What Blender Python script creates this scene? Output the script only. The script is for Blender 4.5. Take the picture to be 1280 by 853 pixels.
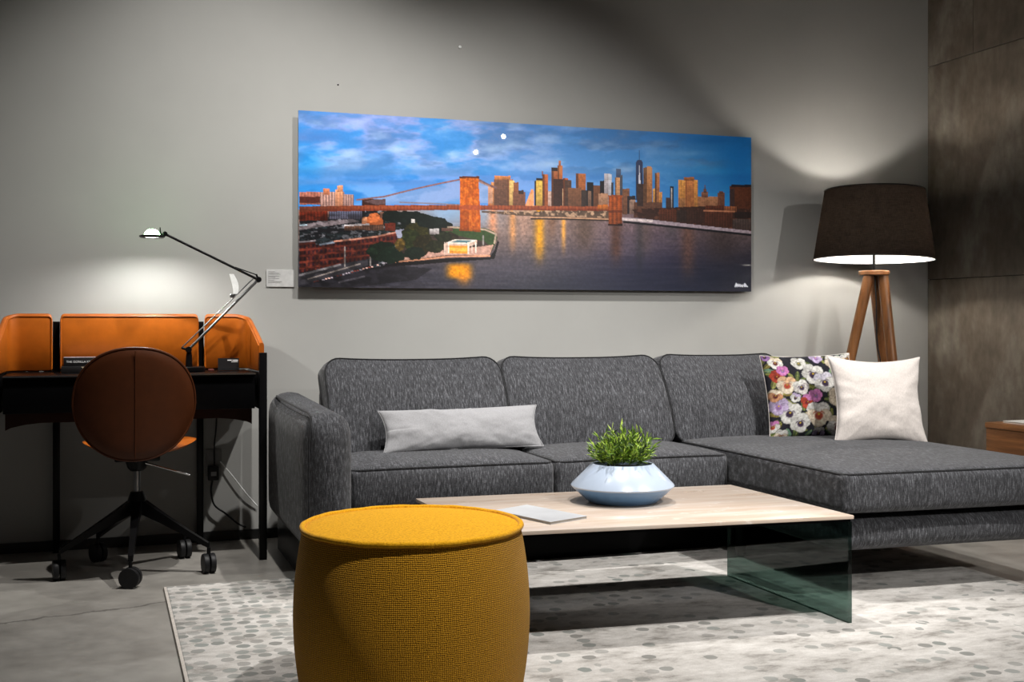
import bpy, bmesh, math, random
import numpy as np
from mathutils import Vector, Matrix, Euler

random.seed(7)
for o in list(bpy.data.objects):
    bpy.data.objects.remove(o)
scn = bpy.context.scene
COL = scn.collection

# ------------------------------------------------------------------ camera
EYE = 0.95
YAW = math.radians(19.4)
FPX = 1450.0
cd = bpy.data.cameras.new('camera')
cam = bpy.data.objects.new('camera', cd)
COL.objects.link(cam)
cd.sensor_width = 36.0
cd.lens = FPX / 1280.0 * 36.0
cd.shift_y = -23.5 / 1280.0
cd.clip_start = 0.05
cam.location = (0, 0, EYE)
cam.rotation_euler = (math.radians(90), 0, -YAW)
scn.camera = cam

# ------------------------------------------------------------------ world, lights, exposure
w = bpy.data.worlds.new('world')
scn.world = w
w.use_nodes = True
bg = w.node_tree.nodes['Background']
bg.inputs[0].default_value = (1.0, 0.96, 0.92, 1)
bg.inputs[1].default_value = 0.020

vs = scn.view_settings
vs.view_transform = 'Standard'
vs.look = 'None'
vs.exposure = 0.0
vs.gamma = 1.0
vs.use_curve_mapping = False


def spot(loc, target, power, angle, blend, radius, color=(1, 0.97, 0.93)):
    l = bpy.data.lights.new('ceiling_spotlight', 'SPOT')
    l.energy = power
    l.spot_size = math.radians(angle)
    l.spot_blend = blend
    l.shadow_soft_size = radius
    l.color = color
    o = bpy.data.objects.new('ceiling_spotlight', l)
    COL.objects.link(o)
    o.location = loc
    d = Vector(target) - Vector(loc)
    o.rotation_euler = d.to_track_quat('-Z', 'Y').to_euler()
    return o


# over the coffee table, in front of the sofa, over the desk, and two further back in the showroom
spot((1.60, 3.60, 3.1), (1.60, 4.30, 0.55), 280, 112, 1.0, 0.03)
spot((2.75, 3.60, 3.1), (2.75, 4.10, 0.4), 85, 92, 1.0, 0.03)
spot((3.10, 1.80, 3.1), (2.35, 4.00, 0.4), 480, 54, 1.0, 0.03)
spot((1.35, 1.80, 3.1), (1.30, 2.95, 0.0), 330, 60, 0.9, 0.03)
spot((0.62, 3.75, 3.1), (0.62, 5.05, 0.85), 215, 92, 1.0, 0.025)
spot((3.82, -1.75, 2.8), (2.75, 4.2, 0.4), 620, 34, 1.0, 0.018)
spot((3.76, -0.65, 2.8), (2.8, 4.2, 0.5), 80, 40, 1.0, 0.018)

# ------------------------------------------------------------------ node helpers


def lin(c):
    """8 bit display colour to linear"""
    r = []
    for v in c[:3]:
        v = v / 255.0
        r.append(v / 12.92 if v <= 0.04045 else ((v + 0.055) / 1.055) ** 2.4)
    return (r[0], r[1], r[2], 1.0)


class NT:
    def __init__(self, name):
        self.m = bpy.data.materials.new(name)
        self.m.use_nodes = True
        self.t = self.m.node_tree
        self.b = self.t.nodes['Principled BSDF']
        self.out = self.t.nodes['Material Output']

    def n(self, kind, **kw):
        nd = self.t.nodes.new(kind)
        for k, v in kw.items():
            if k.startswith('_'):
                setattr(nd, k[1:], v)
            else:
                key = k.replace('__', ' ')
                nd.inputs[key].default_value = v
        return nd

    def l(self, a, b):
        self.t.links.new(a, b)

    def coord(self, scale=(1, 1, 1), which='Object', rot=(0, 0, 0)):
        tc = self.n('ShaderNodeTexCoord')
        mp = self.n('ShaderNodeMapping')
        mp.inputs['Scale'].default_value = scale
        mp.inputs['Rotation'].default_value = rot
        self.l(tc.outputs[which], mp.inputs['Vector'])
        return mp.outputs[0]

    def noise(self, vec, scale, detail=4, rough=0.55):
        nd = self.n('ShaderNodeTexNoise')
        nd.inputs['Scale'].default_value = scale
        nd.inputs['Detail'].default_value = detail
        nd.inputs['Roughness'].default_value = rough
        self.l(vec, nd.inputs['Vector'])
        return nd.outputs['Fac']

    def ramp(self, fac, stops):
        r = self.n('ShaderNodeValToRGB')
        e = r.color_ramp.elements
        while len(e) < len(stops):
            e.new(0.5)
        for i, (p, c) in enumerate(stops):
            e[i].position = p
            e[i].color = c if len(c) == 4 else (c[0], c[1], c[2], 1)
        self.l(fac, r.inputs[0])
        return r.outputs[0]

    def mix(self, fac, a, b, mode='MIX'):
        m = self.n('ShaderNodeMix', _data_type='RGBA', _blend_type=mode)
        for sock, v in ((m.inputs[0], fac), (m.inputs[6], a), (m.inputs[7], b)):
            if hasattr(v, 'is_linked') or hasattr(v, 'links'):
                self.l(v, sock)
            else:
                sock.default_value = v
        return m.outputs[2]

    def math(self, op, a, b=0.0):
        m = self.n('ShaderNodeMath', _operation=op)
        for i, v in enumerate((a, b)):
            if hasattr(v, 'links'):
                self.l(v, m.inputs[i])
            else:
                m.inputs[i].default_value = v
        return m.outputs[0]

    def bump(self, h, strength=0.3, dist=0.01):
        b = self.n('ShaderNodeBump')
        b.inputs['Strength'].default_value = strength
        b.inputs['Distance'].default_value = dist
        self.l(h, b.inputs['Height'])
        self.l(b.outputs[0], self.b.inputs['Normal'])


def plain(name, c, rough=0.5, metal=0.0, spec=0.5, var=0.12, scale=30.0, bump=0.0, stretch=(1, 1, 1)):
    """one colour with slight procedural mottling"""
    t = NT(name)
    v = t.coord(stretch)
    f = t.noise(v, scale)
    lo = tuple(x * (1 - var) for x in c[:3]) + (1,)
    hi = tuple(min(1, x * (1 + var)) for x in c[:3]) + (1,)
    t.l(t.ramp(f, [(0.3, lo), (0.7, hi)]), t.b.inputs['Base Color'])
    t.b.inputs['Roughness'].default_value = rough
    t.b.inputs['Metallic'].default_value = metal
    t.b.inputs['Specular IOR Level'].default_value = spec
    if bump:
        t.bump(f, bump, 0.004)
    return t.m


MAT = {}
MAT['black_metal'] = plain('black_metal', (0.004, 0.004, 0.0044), 0.30, 0.0, 0.12)
MAT['black_lacquer'] = plain('black_lacquer', (0.0025, 0.0025, 0.0028), 0.30, 0, 0.06)
MAT['black_rubber'] = plain('black_rubber', (0.008, 0.008, 0.009), 0.5, 0, 0.3)
MAT['chrome'] = plain('chrome', (0.7, 0.7, 0.7), 0.16, 1.0)
MAT['steel'] = plain('steel', (0.30, 0.30, 0.31), 0.32, 1.0)
MAT['white_plastic'] = plain('white_plastic', (0.75, 0.76, 0.75), 0.4)
MAT['paper'] = plain('paper', (0.72, 0.72, 0.70), 0.7)
MAT['ink'] = plain('ink', (0.22, 0.22, 0.22), 0.8)
MAT['white_ink'] = plain('white_ink', (0.85, 0.85, 0.85), 0.7)
MAT['gold_ink'] = plain('gold_ink', (0.62, 0.50, 0.34), 0.6)
MAT['book_black'] = plain('book_black', (0.012, 0.011, 0.012), 0.45)
MAT['book_top'] = plain('book_top', (0.25, 0.22, 0.24), 0.5)
MAT['baseboard'] = plain('baseboard', (0.008, 0.008, 0.008), 0.5)
MAT['leather'] = plain('leather', (0.385, 0.092, 0.006), 0.42, 0, 0.3, 0.10, 25, 0.12)
MAT['leather_dark'] = plain('leather_dark', (0.070, 0.018, 0.004), 0.5, 0, 0.25, 0.10, 25, 0.10)
MAT['soil'] = plain('soil', (0.012, 0.012, 0.010), 0.9, 0, 0.2, 0.4, 90, 0.6)
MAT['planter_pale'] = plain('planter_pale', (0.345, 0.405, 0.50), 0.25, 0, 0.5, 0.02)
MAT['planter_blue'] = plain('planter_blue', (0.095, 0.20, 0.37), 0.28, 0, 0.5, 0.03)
MAT['magazine'] = plain('magazine', (0.47, 0.48, 0.50), 0.3, 0, 0.5, 0.08, 12)
MAT['page_edge'] = plain('page_edge', (0.45, 0.42, 0.38), 0.7, 0, 0.3, 0.2, 300)


def wall_paint():
    t = NT('grey_wall_paint')
    v = t.coord()
    f = t.noise(v, 1.3, 5, 0.6)
    t.l(t.ramp(f, [(0.3, (0.312, 0.311, 0.298)), (0.7, (0.350, 0.349, 0.335))]), t.b.inputs['Base Color'])
    t.b.inputs['Roughness'].default_value = 0.75
    t.b.inputs['Specular IOR Level'].default_value = 0.25
    t.bump(t.noise(v, 120, 3), 0.05, 0.002)
    return t.m


def concrete_panel():
    t = NT('brown_concrete_panel')
    v = t.coord((1, 1.2, 0.7))
    f = t.noise(v, 2.2, 7, 0.62)
    g = t.noise(v, 9.0, 8, 0.7)
    s = t.noise(t.coord((1, 9, 0.5)), 1.6, 4, 0.6)
    c = t.ramp(f, [(0.28, (0.070, 0.056, 0.042)), (0.5, (0.105, 0.086, 0.066)), (0.66, (0.15, 0.132, 0.11)), (0.8, (0.23, 0.215, 0.19))])
    c2 = t.ramp(g, [(0.35, (0.75, 0.74, 0.72)), (0.66, (1.2, 1.2, 1.2))])
    c = t.mix(1.0, c, c2, 'MULTIPLY')
    c3 = t.ramp(s, [(0.35, (0.90, 0.895, 0.885)), (0.65, (1.06, 1.06, 1.06))])
    c = t.mix(1.0, c, c3, 'MULTIPLY')
    t.l(c, t.b.inputs['Base Color'])
    t.b.inputs['Roughness'].default_value = 0.62
    t.b.inputs['Specular IOR Level'].default_value = 0.35
    t.bump(g, 0.12, 0.004)
    return t.m


def concrete_floor():
    t = NT('polished_concrete')
    v = t.coord()
    f = t.noise(v, 1.1, 7, 0.62)
    g = t.noise(v, 7.0, 8, 0.68)
    c = t.ramp(f, [(0.30, (0.20, 0.187, 0.168)), (0.5, (0.278, 0.263, 0.24)), (0.70, (0.365, 0.35, 0.325))])
    c = t.mix(1.0, c, t.ramp(g, [(0.3, (0.78, 0.78, 0.78)), (0.7, (1.15, 1.15, 1.15))]), 'MULTIPLY')
    # hairline crack in the slab
    sx = t.n('ShaderNodeSeparateXYZ')
    t.l(v, sx.inputs[0])
    wob = t.math('MULTIPLY', t.math('SUBTRACT', t.noise(v, 3.0, 6, 0.7), 0.5), 0.16)
    line = t.math('SUBTRACT', sx.outputs[1], t.math('MULTIPLY', sx.outputs[0], 0.24))
    line = t.math('SUBTRACT', t.math('ADD', line, wob), 3.21)
    cr = t.math('LESS_THAN', t.math('ABSOLUTE', line), 0.007)
    cr = t.math('MULTIPLY', cr, t.math('LESS_THAN', sx.outputs[0], 0.6))
    c = t.mix(t.math('MULTIPLY', cr, 0.55), c, (0.06, 0.055, 0.05, 1))
    t.l(c, t.b.inputs['Base Color'])
    t.l(t.ramp(g, [(0.3, (0.30, 0.30, 0.30)), (0.7, (0.46, 0.46, 0.46))]), t.b.inputs['Roughness'])
    t.b.inputs['Specular IOR Level'].default_value = 0.4
    t.bump(g, 0.05, 0.003)
    return t.m


def sofa_fabric(name, dark=1.0):
    t = NT(name)
    v = t.coord((1, 0.16, 0.16))
    a = t.noise(v, 250, 3, 0.65)
    b = t.noise(t.coord((0.5, 1, 1)), 330, 2, 0.6)
    c = t.noise(t.coord(), 9, 3, 0.6)
    col = t.ramp(a, [(0.32, (0.018 * dark, 0.018 * dark, 0.020 * dark)), (0.52, (0.045 * dark, 0.046 * dark, 0.051 * dark)),
                     (0.72, (0.13 * dark, 0.132 * dark, 0.145 * dark))])
    col = t.mix(1.0, col, t.ramp(b, [(0.3, (0.65, 0.65, 0.65)), (0.7, (1.3, 1.3, 1.3))]), 'MULTIPLY')
    col = t.mix(1.0, col, t.ramp(c, [(0.3, (0.88, 0.88, 0.88)), (0.7, (1.1, 1.1, 1.1))]), 'MULTIPLY')
    t.l(col, t.b.inputs['Base Color'])
    t.b.inputs['Roughness'].default_value = 0.9
    t.b.inputs['Specular IOR Level'].default_value = 0.15
    t.b.inputs['Sheen Weight'].default_value = 0.12
    t.bump(a, 0.25, 0.002)
    return t.m


def cloth(name, c, scale=260):
    t = NT(name)
    a = t.noise(t.coord((1, 1, 0.4)), scale, 2, 0.6)
    b = t.noise(t.coord(), 14, 4, 0.6)
    lo = tuple(x * 0.88 for x in c) + (1,)
    hi = tuple(min(1, x * 1.06) for x in c) + (1,)
    col = t.ramp(a, [(0.3, lo), (0.7, hi)])
    t.l(col, t.b.inputs['Base Color'])
    t.b.inputs['Roughness'].default_value = 0.9
    t.b.inputs['Specular IOR Level'].default_value = 0.15
    t.b.inputs['Sheen Weight'].default_value = 0.08
    h = t.math('ADD', t.math('MULTIPLY', a, 0.15), b)
    t.bump(h, 0.22, 0.012)
    return t.m


def mustard(name, weave):
    t = NT(name)
    if weave:
        uv = t.coord((1, 1, 1), 'UV')
        wob = t.noise(uv, 60, 2, 0.6)
        sep = t.n('ShaderNodeSeparateXYZ')
        t.l(uv, sep.inputs[0])
        u = t.math('ADD', t.math('MULTIPLY', sep.outputs[0], 2 * math.pi / 0.0047), t.math('MULTIPLY', wob, 9.0))
        vv = t.math('ADD', t.math('MULTIPLY', sep.outputs[1], 2 * math.pi / 0.0045), t.math('MULTIPLY', wob, 8.0))
        h = t.math('MULTIPLY', t.math('ADD', t.math('SINE', u), t.math('SINE', vv)), 0.25)
        n2 = t.noise(uv, 420, 2, 0.7)
        h = t.math('ADD', t.math('ADD', h, 0.25), t.math('MULTIPLY', n2, 0.5))
        col = t.ramp(h, [(0.15, (0.20, 0.088, 0.004)), (0.5, (0.48, 0.222, 0.010)), (0.85, (0.76, 0.39, 0.025))])
    else:
        v = t.coord()
        h = t.noise(v, 190, 3, 0.7)
        col = t.ramp(h, [(0.3, (0.52, 0.235, 0.006)), (0.5, (0.74, 0.36, 0.008)), (0.72, (0.88, 0.46, 0.02))])
    t.l(col, t.b.inputs['Base Color'])
    t.b.inputs['Roughness'].default_value = 0.9
    t.b.inputs['Specular IOR Level'].default_value = 0.12
    t.b.inputs['Sheen Weight'].default_value = 0.1
    t.bump(h, 0.6, 0.003)
    return t.m


def walnut(name, k=1.0, axis='x'):
    t = NT(name)
    st = {'x': (1.2, 16, 16), 'y': (16, 1.2, 16), 'z': (16, 16, 1.2)}[axis]
    v = t.coord(st)
    f = t.noise(v, 2.2, 6, 0.65)
    t.l(t.ramp(f, [(0.3, (0.085 * k, 0.032 * k, 0.010 * k)), (0.52, (0.19 * k, 0.075 * k, 0.022 * k)), (0.72, (0.30 * k, 0.13 * k, 0.042 * k))]), t.b.inputs['Base Color'])
    t.b.inputs['Roughness'].default_value = 0.38
    t.bump(f, 0.06, 0.002)
    return t.m


def stone_top():
    t = NT('polished_travertine')
    v = t.coord((0.9, 7, 1))
    f = t.noise(v, 2.4, 7, 0.6)
    g = t.noise(t.coord((1, 1.6, 1)), 9, 9, 0.72)
    c = t.ramp(f, [(0.30, (0.48, 0.37, 0.285)), (0.48, (0.54, 0.44, 0.36)), (0.62, (0.59, 0.51, 0.44)), (0.8, (0.63, 0.58, 0.53))])
    c = t.mix(t.ramp(g, [(0.58, (0, 0, 0)), (0.70, (0.7, 0.7, 0.7))]), c, (0.80, 0.75, 0.70, 1))
    t.l(c, t.b.inputs['Base Color'])
    t.b.inputs['Roughness'].default_value = 0.16
    return t.m


def smoked_glass(name, tint, refl=1.0):
    t = NT(name)
    t.t.nodes.remove(t.b)
    tr = t.n('ShaderNodeBsdfTransparent')
    tr.inputs[0].default_value = tint
    gl = t.n('ShaderNodeBsdfGlossy')
    gl.inputs['Color'].default_value = (refl, refl, refl, 1)
    gl.inputs['Roughness'].default_value = 0.01
    lw = t.n('ShaderNodeLayerWeight')
    lw.inputs['Blend'].default_value = 0.5
    p5 = t.math('POWER', lw.outputs['Facing'], 5.0)
    fres = t.math('ADD', t.math('MULTIPLY', p5, 0.90), 0.04)
    ns = t.noise(t.coord(), 1.5, 1)
    k = t.math('MULTIPLY', fres, t.math('ADD', t.math('MULTIPLY', ns, 0.02), 0.98))
    mx = t.n('ShaderNodeMixShader')
    t.l(k, mx.inputs[0])
    t.l(tr.outputs[0], mx.inputs[1])
    t.l(gl.outputs[0], mx.inputs[2])
    t.l(mx.outputs[0], t.out.inputs[0])
    return t.m


def rug_material():
    t = NT('spotted_rug_pile')
    v = t.coord()
    sx = t.n('ShaderNodeSeparateXYZ')
    t.l(v, sx.inputs[0])
    vo = t.n('ShaderNodeTexVoronoi', _voronoi_dimensions='2D', _feature='F1')
    vo.inputs['Scale'].default_value = 1 / 0.054
    vo.inputs['Randomness'].default_value = 0.5
    dv = t.n('ShaderNodeVectorMath', _operation='ADD')
    nz = t.n('ShaderNodeTexNoise')
    nz.inputs['Scale'].default_value = 40
    t.l(v, nz.inputs['Vector'])
    ns = t.n('ShaderNodeVectorMath', _operation='SCALE')
    ns.inputs['Scale'].default_value = 0.010
    t.l(nz.outputs['Color'], ns.inputs[0])
    t.l(v, dv.inputs[0])
    t.l(ns.outputs[0], dv.inputs[1])
    t.l(dv.outputs[0], vo.inputs['Vector'])
    dot = t.math('LESS_THAN', vo.outputs['Distance'], 0.37)
    sc = t.n('ShaderNodeSeparateColor')
    t.l(vo.outputs['Color'], sc.inputs[0])
    # dense field of pebbles at the left end, sparse worn ones to the right (rug's local x, metres)
    dens = t.ramp(t.math('ADD', t.math('MULTIPLY', sx.outputs[0], 0.33), 0.5),
                  [(0.02, (0.93, 0.93, 0.93)), (0.22, (0.85, 0.85, 0.85)), (0.42, (0.26, 0.26, 0.26)), (1.0, (0.13, 0.13, 0.13))])
    clump = t.math('MULTIPLY', t.math('SUBTRACT', t.noise(v, 3.0, 3), 0.5), 0.9)
    keep = t.math('LESS_THAN', sc.outputs[0], t.math('ADD', dens, clump))
    alpha = t.math('ADD', t.math('MULTIPLY', sc.outputs[1], 0.55), 0.45)
    fac = t.math('MULTIPLY', t.math('MULTIPLY', dot, keep), alpha)
    base = t.ramp(t.noise(t.coord((0.9, 1.8, 1)), 6.0, 9, 0.74), [(0.35, (0.24, 0.225, 0.205)), (0.47, (0.47, 0.448, 0.422)), (0.62, (0.615, 0.592, 0.565))])
    fine = t.noise(v, 300, 2, 0.7)
    base = t.mix(1.0, base, t.ramp(fine, [(0.3, (0.86, 0.86, 0.86)), (0.7, (1.06, 1.06, 1.06))]), 'MULTIPLY')
    spot_c = t.mix(sc.outputs[2], (0.20, 0.195, 0.18, 1), (0.23, 0.25, 0.235, 1))
    t.l(t.mix(fac, base, spot_c), t.b.inputs['Base Color'])
    t.b.inputs['Roughness'].default_value = 0.92
    t.b.inputs['Specular IOR Level'].default_value = 0.1
    t.b.inputs['Sheen Weight'].default_value = 0.1
    t.bump(t.math('SUBTRACT', fine, t.math('MULTIPLY', fac, 0.4)), 0.3, 0.004)
    return t.m


def shade_fabric():
    t = NT('black_shade_fabric')
    v = t.coord((1, 1, 1))
    a = t.noise(t.coord((1, 1, 0.12)), 260, 2, 0.6)
    b = t.noise(t.coord((0.12, 0.12, 1)), 260, 2, 0.6)
    f = t.math('MULTIPLY', t.math('ADD', a, b), 0.5)
    t.t.nodes.remove(t.b)
    geo = t.n('ShaderNodeNewGeometry')
    outc = t.ramp(f, [(0.35, (0.002, 0.0018, 0.0017)), (0.65, (0.008, 0.007, 0.0065))])
    c = t.mix(geo.outputs['Backfacing'], outc, (0.80, 0.79, 0.77, 1))
    d = t.n('ShaderNodeBsdfDiffuse')
    t.l(c, d.inputs[0])
    tl = t.n('ShaderNodeBsdfTranslucent')
    t.l(t.ramp(f, [(0.35, (0.0006, 0.0004, 0.0003)), (0.65, (0.0026, 0.0018, 0.0013))]), tl.inputs[0])
    ad = t.n('ShaderNodeAddShader')
    t.l(d.outputs[0], ad.inputs[0])
    t.l(tl.outputs[0], ad.inputs[1])
    t.l(ad.outputs[0], t.out.inputs[0])
    return t.m


def emitter(name, c, s, scale=3):
    t = NT(name)
    f = t.noise(t.coord(), scale, 1)
    c2 = tuple(x * 0.97 for x in c[:3])
    t.l(t.ramp(f, [(0.3, c2), (0.7, c)]), t.b.inputs['Emission Color'])
    t.b.inputs['Emission Strength'].default_value = s
    t.b.inputs['Base Color'].default_value = (0.8, 0.85, 0.8, 1)
    return t.m


def printed(name, rough, coat=0.0):
    t = NT(name)
    a = t.n('ShaderNodeAttribute', _attribute_name='print')
    f = t.noise(t.coord(), 400, 1)
    c = t.mix(1.0, a.outputs['Color'], t.ramp(f, [(0.3, (0.97, 0.97, 0.97)), (0.7, (1, 1, 1))]), 'MULTIPLY')
    t.l(c, t.b.inputs['Base Color'])
    t.b.inputs['Roughness'].default_value = rough
    t.b.inputs['Coat Weight'].default_value = coat
    t.b.inputs['Coat Roughness'].default_value = 0.01
    t.b.inputs['Specular IOR Level'].default_value = 0.3
    return t.m


def foliage_mat():
    t = NT('bright_green_leaves')
    a = t.n('ShaderNodeAttribute', _attribute_name='print')
    f = t.noise(t.coord(), 60, 2)
    c = t.mix(1.0, a.outputs['Color'], t.ramp(f, [(0.3, (0.8, 0.8, 0.8)), (0.7, (1.15, 1.15, 1.15))]), 'MULTIPLY')
    t.l(c, t.b.inputs['Base Color'])
    t.b.inputs['Roughness'].default_value = 0.45
    return t.m


MAT['wall'] = wall_paint()
MAT['panel'] = concrete_panel()
MAT['floor'] = concrete_floor()
MAT['fabric'] = sofa_fabric('charcoal_heather_fabric')
MAT['piping'] = sofa_fabric('charcoal_piping', 0.28)
MAT['lumbar'] = cloth('pale_grey_linen', (0.27, 0.27, 0.28))
MAT['linen'] = cloth('natural_linen', (0.56, 0.515, 0.485))
MAT['must_side'] = mustard('mustard_weave', True)
MAT['must_top'] = mustard('mustard_boucle', False)
MAT['walnut_x'] = walnut('walnut_grain_along', 1.0, 'x')
MAT['walnut_y'] = walnut('walnut_cabinet_grain', 1.1, 'y')
MAT['walnut_z'] = walnut('walnut_turned', 0.95, 'z')
MAT['stone'] = stone_top()
MAT['glass'] = smoked_glass('smoked_green_glass', (0.31, 0.405, 0.375, 1))
MAT['acrylic'] = smoked_glass('clear_acrylic', (0.96, 0.97, 0.97, 1))
MAT['rug'] = rug_material()
MAT['rug_edge'] = plain('rug_binding', (0.50, 0.46, 0.42), 0.9, 0, 0.1, 0.15, 120)
MAT['shade'] = shade_fabric()
MAT['bulb'] = emitter('lit_bulb', (1.0, 0.93, 0.84), 600)
MAT['desk_bulb'] = emitter('lit_desk_bulb', (1.0, 0.97, 0.93), 6000)
MAT['dome'] = emitter('glowing_green_glass', (0.45, 1.0, 0.42), 30)
MAT['art'] = printed('acrylic_print', 0.35, 1.0)
MAT['art_edge'] = plain('print_edge', (0.10, 0.10, 0.10), 0.4)
MAT['floral'] = printed('pansy_print_cotton', 0.9)
MAT['leaves'] = foliage_mat()

# ------------------------------------------------------------------ mesh helpers (world coordinates in, parent-local stored)


def tag(o, label=None, cat=None, group=None, kind=None):
    if label:
        o['label'] = label
    if cat:
        o['category'] = cat
    if group:
        o['group'] = group
    if kind:
        o['kind'] = kind
    return o


def root(name, loc, label, cat, rz=0.0, group=None):
    o = bpy.data.objects.new(name, None)
    COL.objects.link(o)
    o.location = loc
    o.rotation_euler = (0, 0, rz)
    o.empty_display_size = 0.05
    o['_off'] = 1
    del o['_off']
    return tag(o, label, cat, group)


def world_of(o):
    m = Matrix.Identity(4)
    while o is not None:
        m = Matrix.Translation(o.location) @ o.rotation_euler.to_matrix().to_4x4() @ m
        o = o.parent
    return m


def mesh(name, verts, faces, mat, parent=None, smooth=False, local=False, origin=None):
    """verts in world space unless local; a part keeps its own origin at its bounding-box centre"""
    vv = [Vector(v) for v in verts]
    inv = world_of(parent).inverted() if (parent is not None and not local) else Matrix.Identity(4)
    vv = [inv @ v for v in vv]
    if origin is None:
        lo = Vector((min(v.x for v in vv), min(v.y for v in vv), min(v.z for v in vv)))
        hi = Vector((max(v.x for v in vv), max(v.y for v in vv), max(v.z for v in vv)))
        org = (lo + hi) / 2
        if parent is None:
            org.z = lo.z
    else:
        org = Vector(origin)
    me = bpy.data.meshes.new(name)
    me.from_pydata([v - org for v in vv], [], faces)
    me.update()
    if mat is not None:
        me.materials.append(MAT[mat] if isinstance(mat, str) else mat)
    if smooth:
        me.polygons.foreach_set('use_smooth', [True] * len(me.polygons))
    o = bpy.data.objects.new(name, me)
    COL.objects.link(o)
    o.location = org
    o.parent = parent
    return o


def bm_to(name, bm, mat, parent=None, smooth=False, local=False):
    bm.verts.index_update()
    vs_ = [v.co.copy() for v in bm.verts]
    fs = [[v.index for v in f.verts] for f in bm.faces]
    bm.free()
    return mesh(name, vs_, fs, mat, parent, smooth, local)


def autosmooth(o, deg=35):
    me = o.data
    bm = bmesh.new()
    bm.from_mesh(me)
    lim = math.radians(deg)
    for f in bm.faces:
        f.smooth = True
    for e in bm.edges:
        if len(e.link_faces) == 2 and e.calc_face_angle(0) > lim:
            e.smooth = False
    bm.to_mesh(me)
    bm.free()
    return o


def box_bm(x0, x1, y0, y1, z0, z1, bev=0.0, seg=2):
    bm = bmesh.new()
    bmesh.ops.create_cube(bm, size=1.0)
    for v in bm.verts:
        v.co = Vector(((x0 + x1) / 2 + v.co.x * (x1 - x0), (y0 + y1) / 2 + v.co.y * (y1 - y0), (z0 + z1) / 2 + v.co.z * (z1 - z0)))
    if bev:
        bmesh.ops.bevel(bm, geom=list(bm.edges), offset=bev, segments=seg, profile=0.5, affect='EDGES')
    return bm


def box(name, x0, x1, y0, y1, z0, z1, mat, parent=None, bev=0.0, seg=2, local=False):
    o = bm_to(name, box_bm(x0, x1, y0, y1, z0, z1, bev, seg), mat, parent, False, local)
    return autosmooth(o, 40) if bev else o


def lathe(name, prof, mat, parent=None, c=(0, 0, 0), seg=48, uv=False, axis=None, local=False, hard=35, closed=False, caps=True):
    """prof: list of (radius, z); axis: optional direction instead of +z"""
    vs_, fs = [], []
    n = len(prof)
    rot = Vector((0, 0, 1)).rotation_difference(Vector(axis)).to_matrix() if axis is not None else Matrix.Identity(3)
    for (r, z) in prof:
        for k in range(seg):
            a = 2 * math.pi * k / seg
            vs_.append(Vector(c) + rot @ Vector((r * math.cos(a), r * math.sin(a), z)))
    lim = n if closed else n - 1
    for i in range(lim):
        j2 = (i + 1) % n
        for k in range(seg):
            k2 = (k + 1) % seg
            fs.append([i * seg + k, i * seg + k2, j2 * seg + k2, j2 * seg + k])
    if not closed and caps:
        if prof[0][0] > 1e-6:
            fs.append([k for k in range(seg)][::-1])
        if prof[-1][0] > 1e-6:
            fs.append([(n - 1) * seg + k for k in range(seg)])
    o = mesh(name, vs_, fs, mat, parent, True, local)
    if uv:
        lay = o.data.uv_layers.new(name='UVMap')
        rr = sum(p[0] for p in prof) / n
        for p in o.data.polygons:
            ks = [o.data.loops[li].vertex_index for li in p.loop_indices]
            us = [vi % seg for vi in ks]
            wrap = max(us) - min(us) > seg / 2
            for li, vi in zip(p.loop_indices, ks):
                u = vi % seg
                if wrap and u < seg / 2:
                    u += seg
                lay.data[li].uv = (u / seg * 2 * math.pi * rr, prof[vi // seg][1])
    return autosmooth(o, hard)


def tube_geo(pts, r, seg=8, closed=False):
    pts = [Vector(p) for p in pts]
    n = len(pts)
    rs = r if isinstance(r, (list, tuple)) else [r] * n
    vs_, fs = [], []
    up = None
    for i, p in enumerate(pts):
        if closed:
            d = pts[(i + 1) % n] - pts[i - 1]
        else:
            d = pts[min(i + 1, n - 1)] - pts[max(i - 1, 0)]
        d.normalize()
        if up is None:
            up = Vector((0, 0, 1)) if abs(d.z) < 0.9 else Vector((1, 0, 0))
        s = d.cross(up)
        if s.length < 1e-5:
            s = d.orthogonal()
        s.normalize()
        up = s.cross(d).normalized()
        for k in range(seg):
            a = 2 * math.pi * k / seg
            vs_.append(p + (s * math.cos(a) + up * math.sin(a)) * rs[i])
    for i in range(n if closed else n - 1):
        j = (i + 1) % n
        for k in range(seg):
            k2 = (k + 1) % seg
            fs.append([i * seg + k, j * seg + k, j * seg + k2, i * seg + k2])
    if not closed:
        fs.append([k for k in range(seg)][::-1])
        fs.append([(n - 1) * seg + k for k in range(seg)])
    return vs_, [f[::-1] for f in fs]


def tube(name, pts, r, mat, parent=None, seg=8, closed=False, local=False):
    vs_, fs = tube_geo(pts, r, seg, closed)
    return autosmooth(mesh(name, vs_, fs, mat, parent, True, local), 50)


def smooth_path(pts, n=8):
    """Catmull-Rom through the points"""
    P = [Vector(p) for p in pts]
    P = [P[0] * 2 - P[1]] + P + [P[-1] * 2 - P[-2]]
    out = []
    for i in range(1, len(P) - 2):
        for k in range(n):
            t = k / n
            a, b, c, d = P[i - 1], P[i], P[i + 1], P[i + 2]
            out.append(0.5 * ((2 * b) + (c - a) * t + (2 * a - 5 * b + 4 * c - d) * t * t + (3 * b - a - 3 * c + d) * t ** 3))
    out.append(P[-2])
    return out


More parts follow.
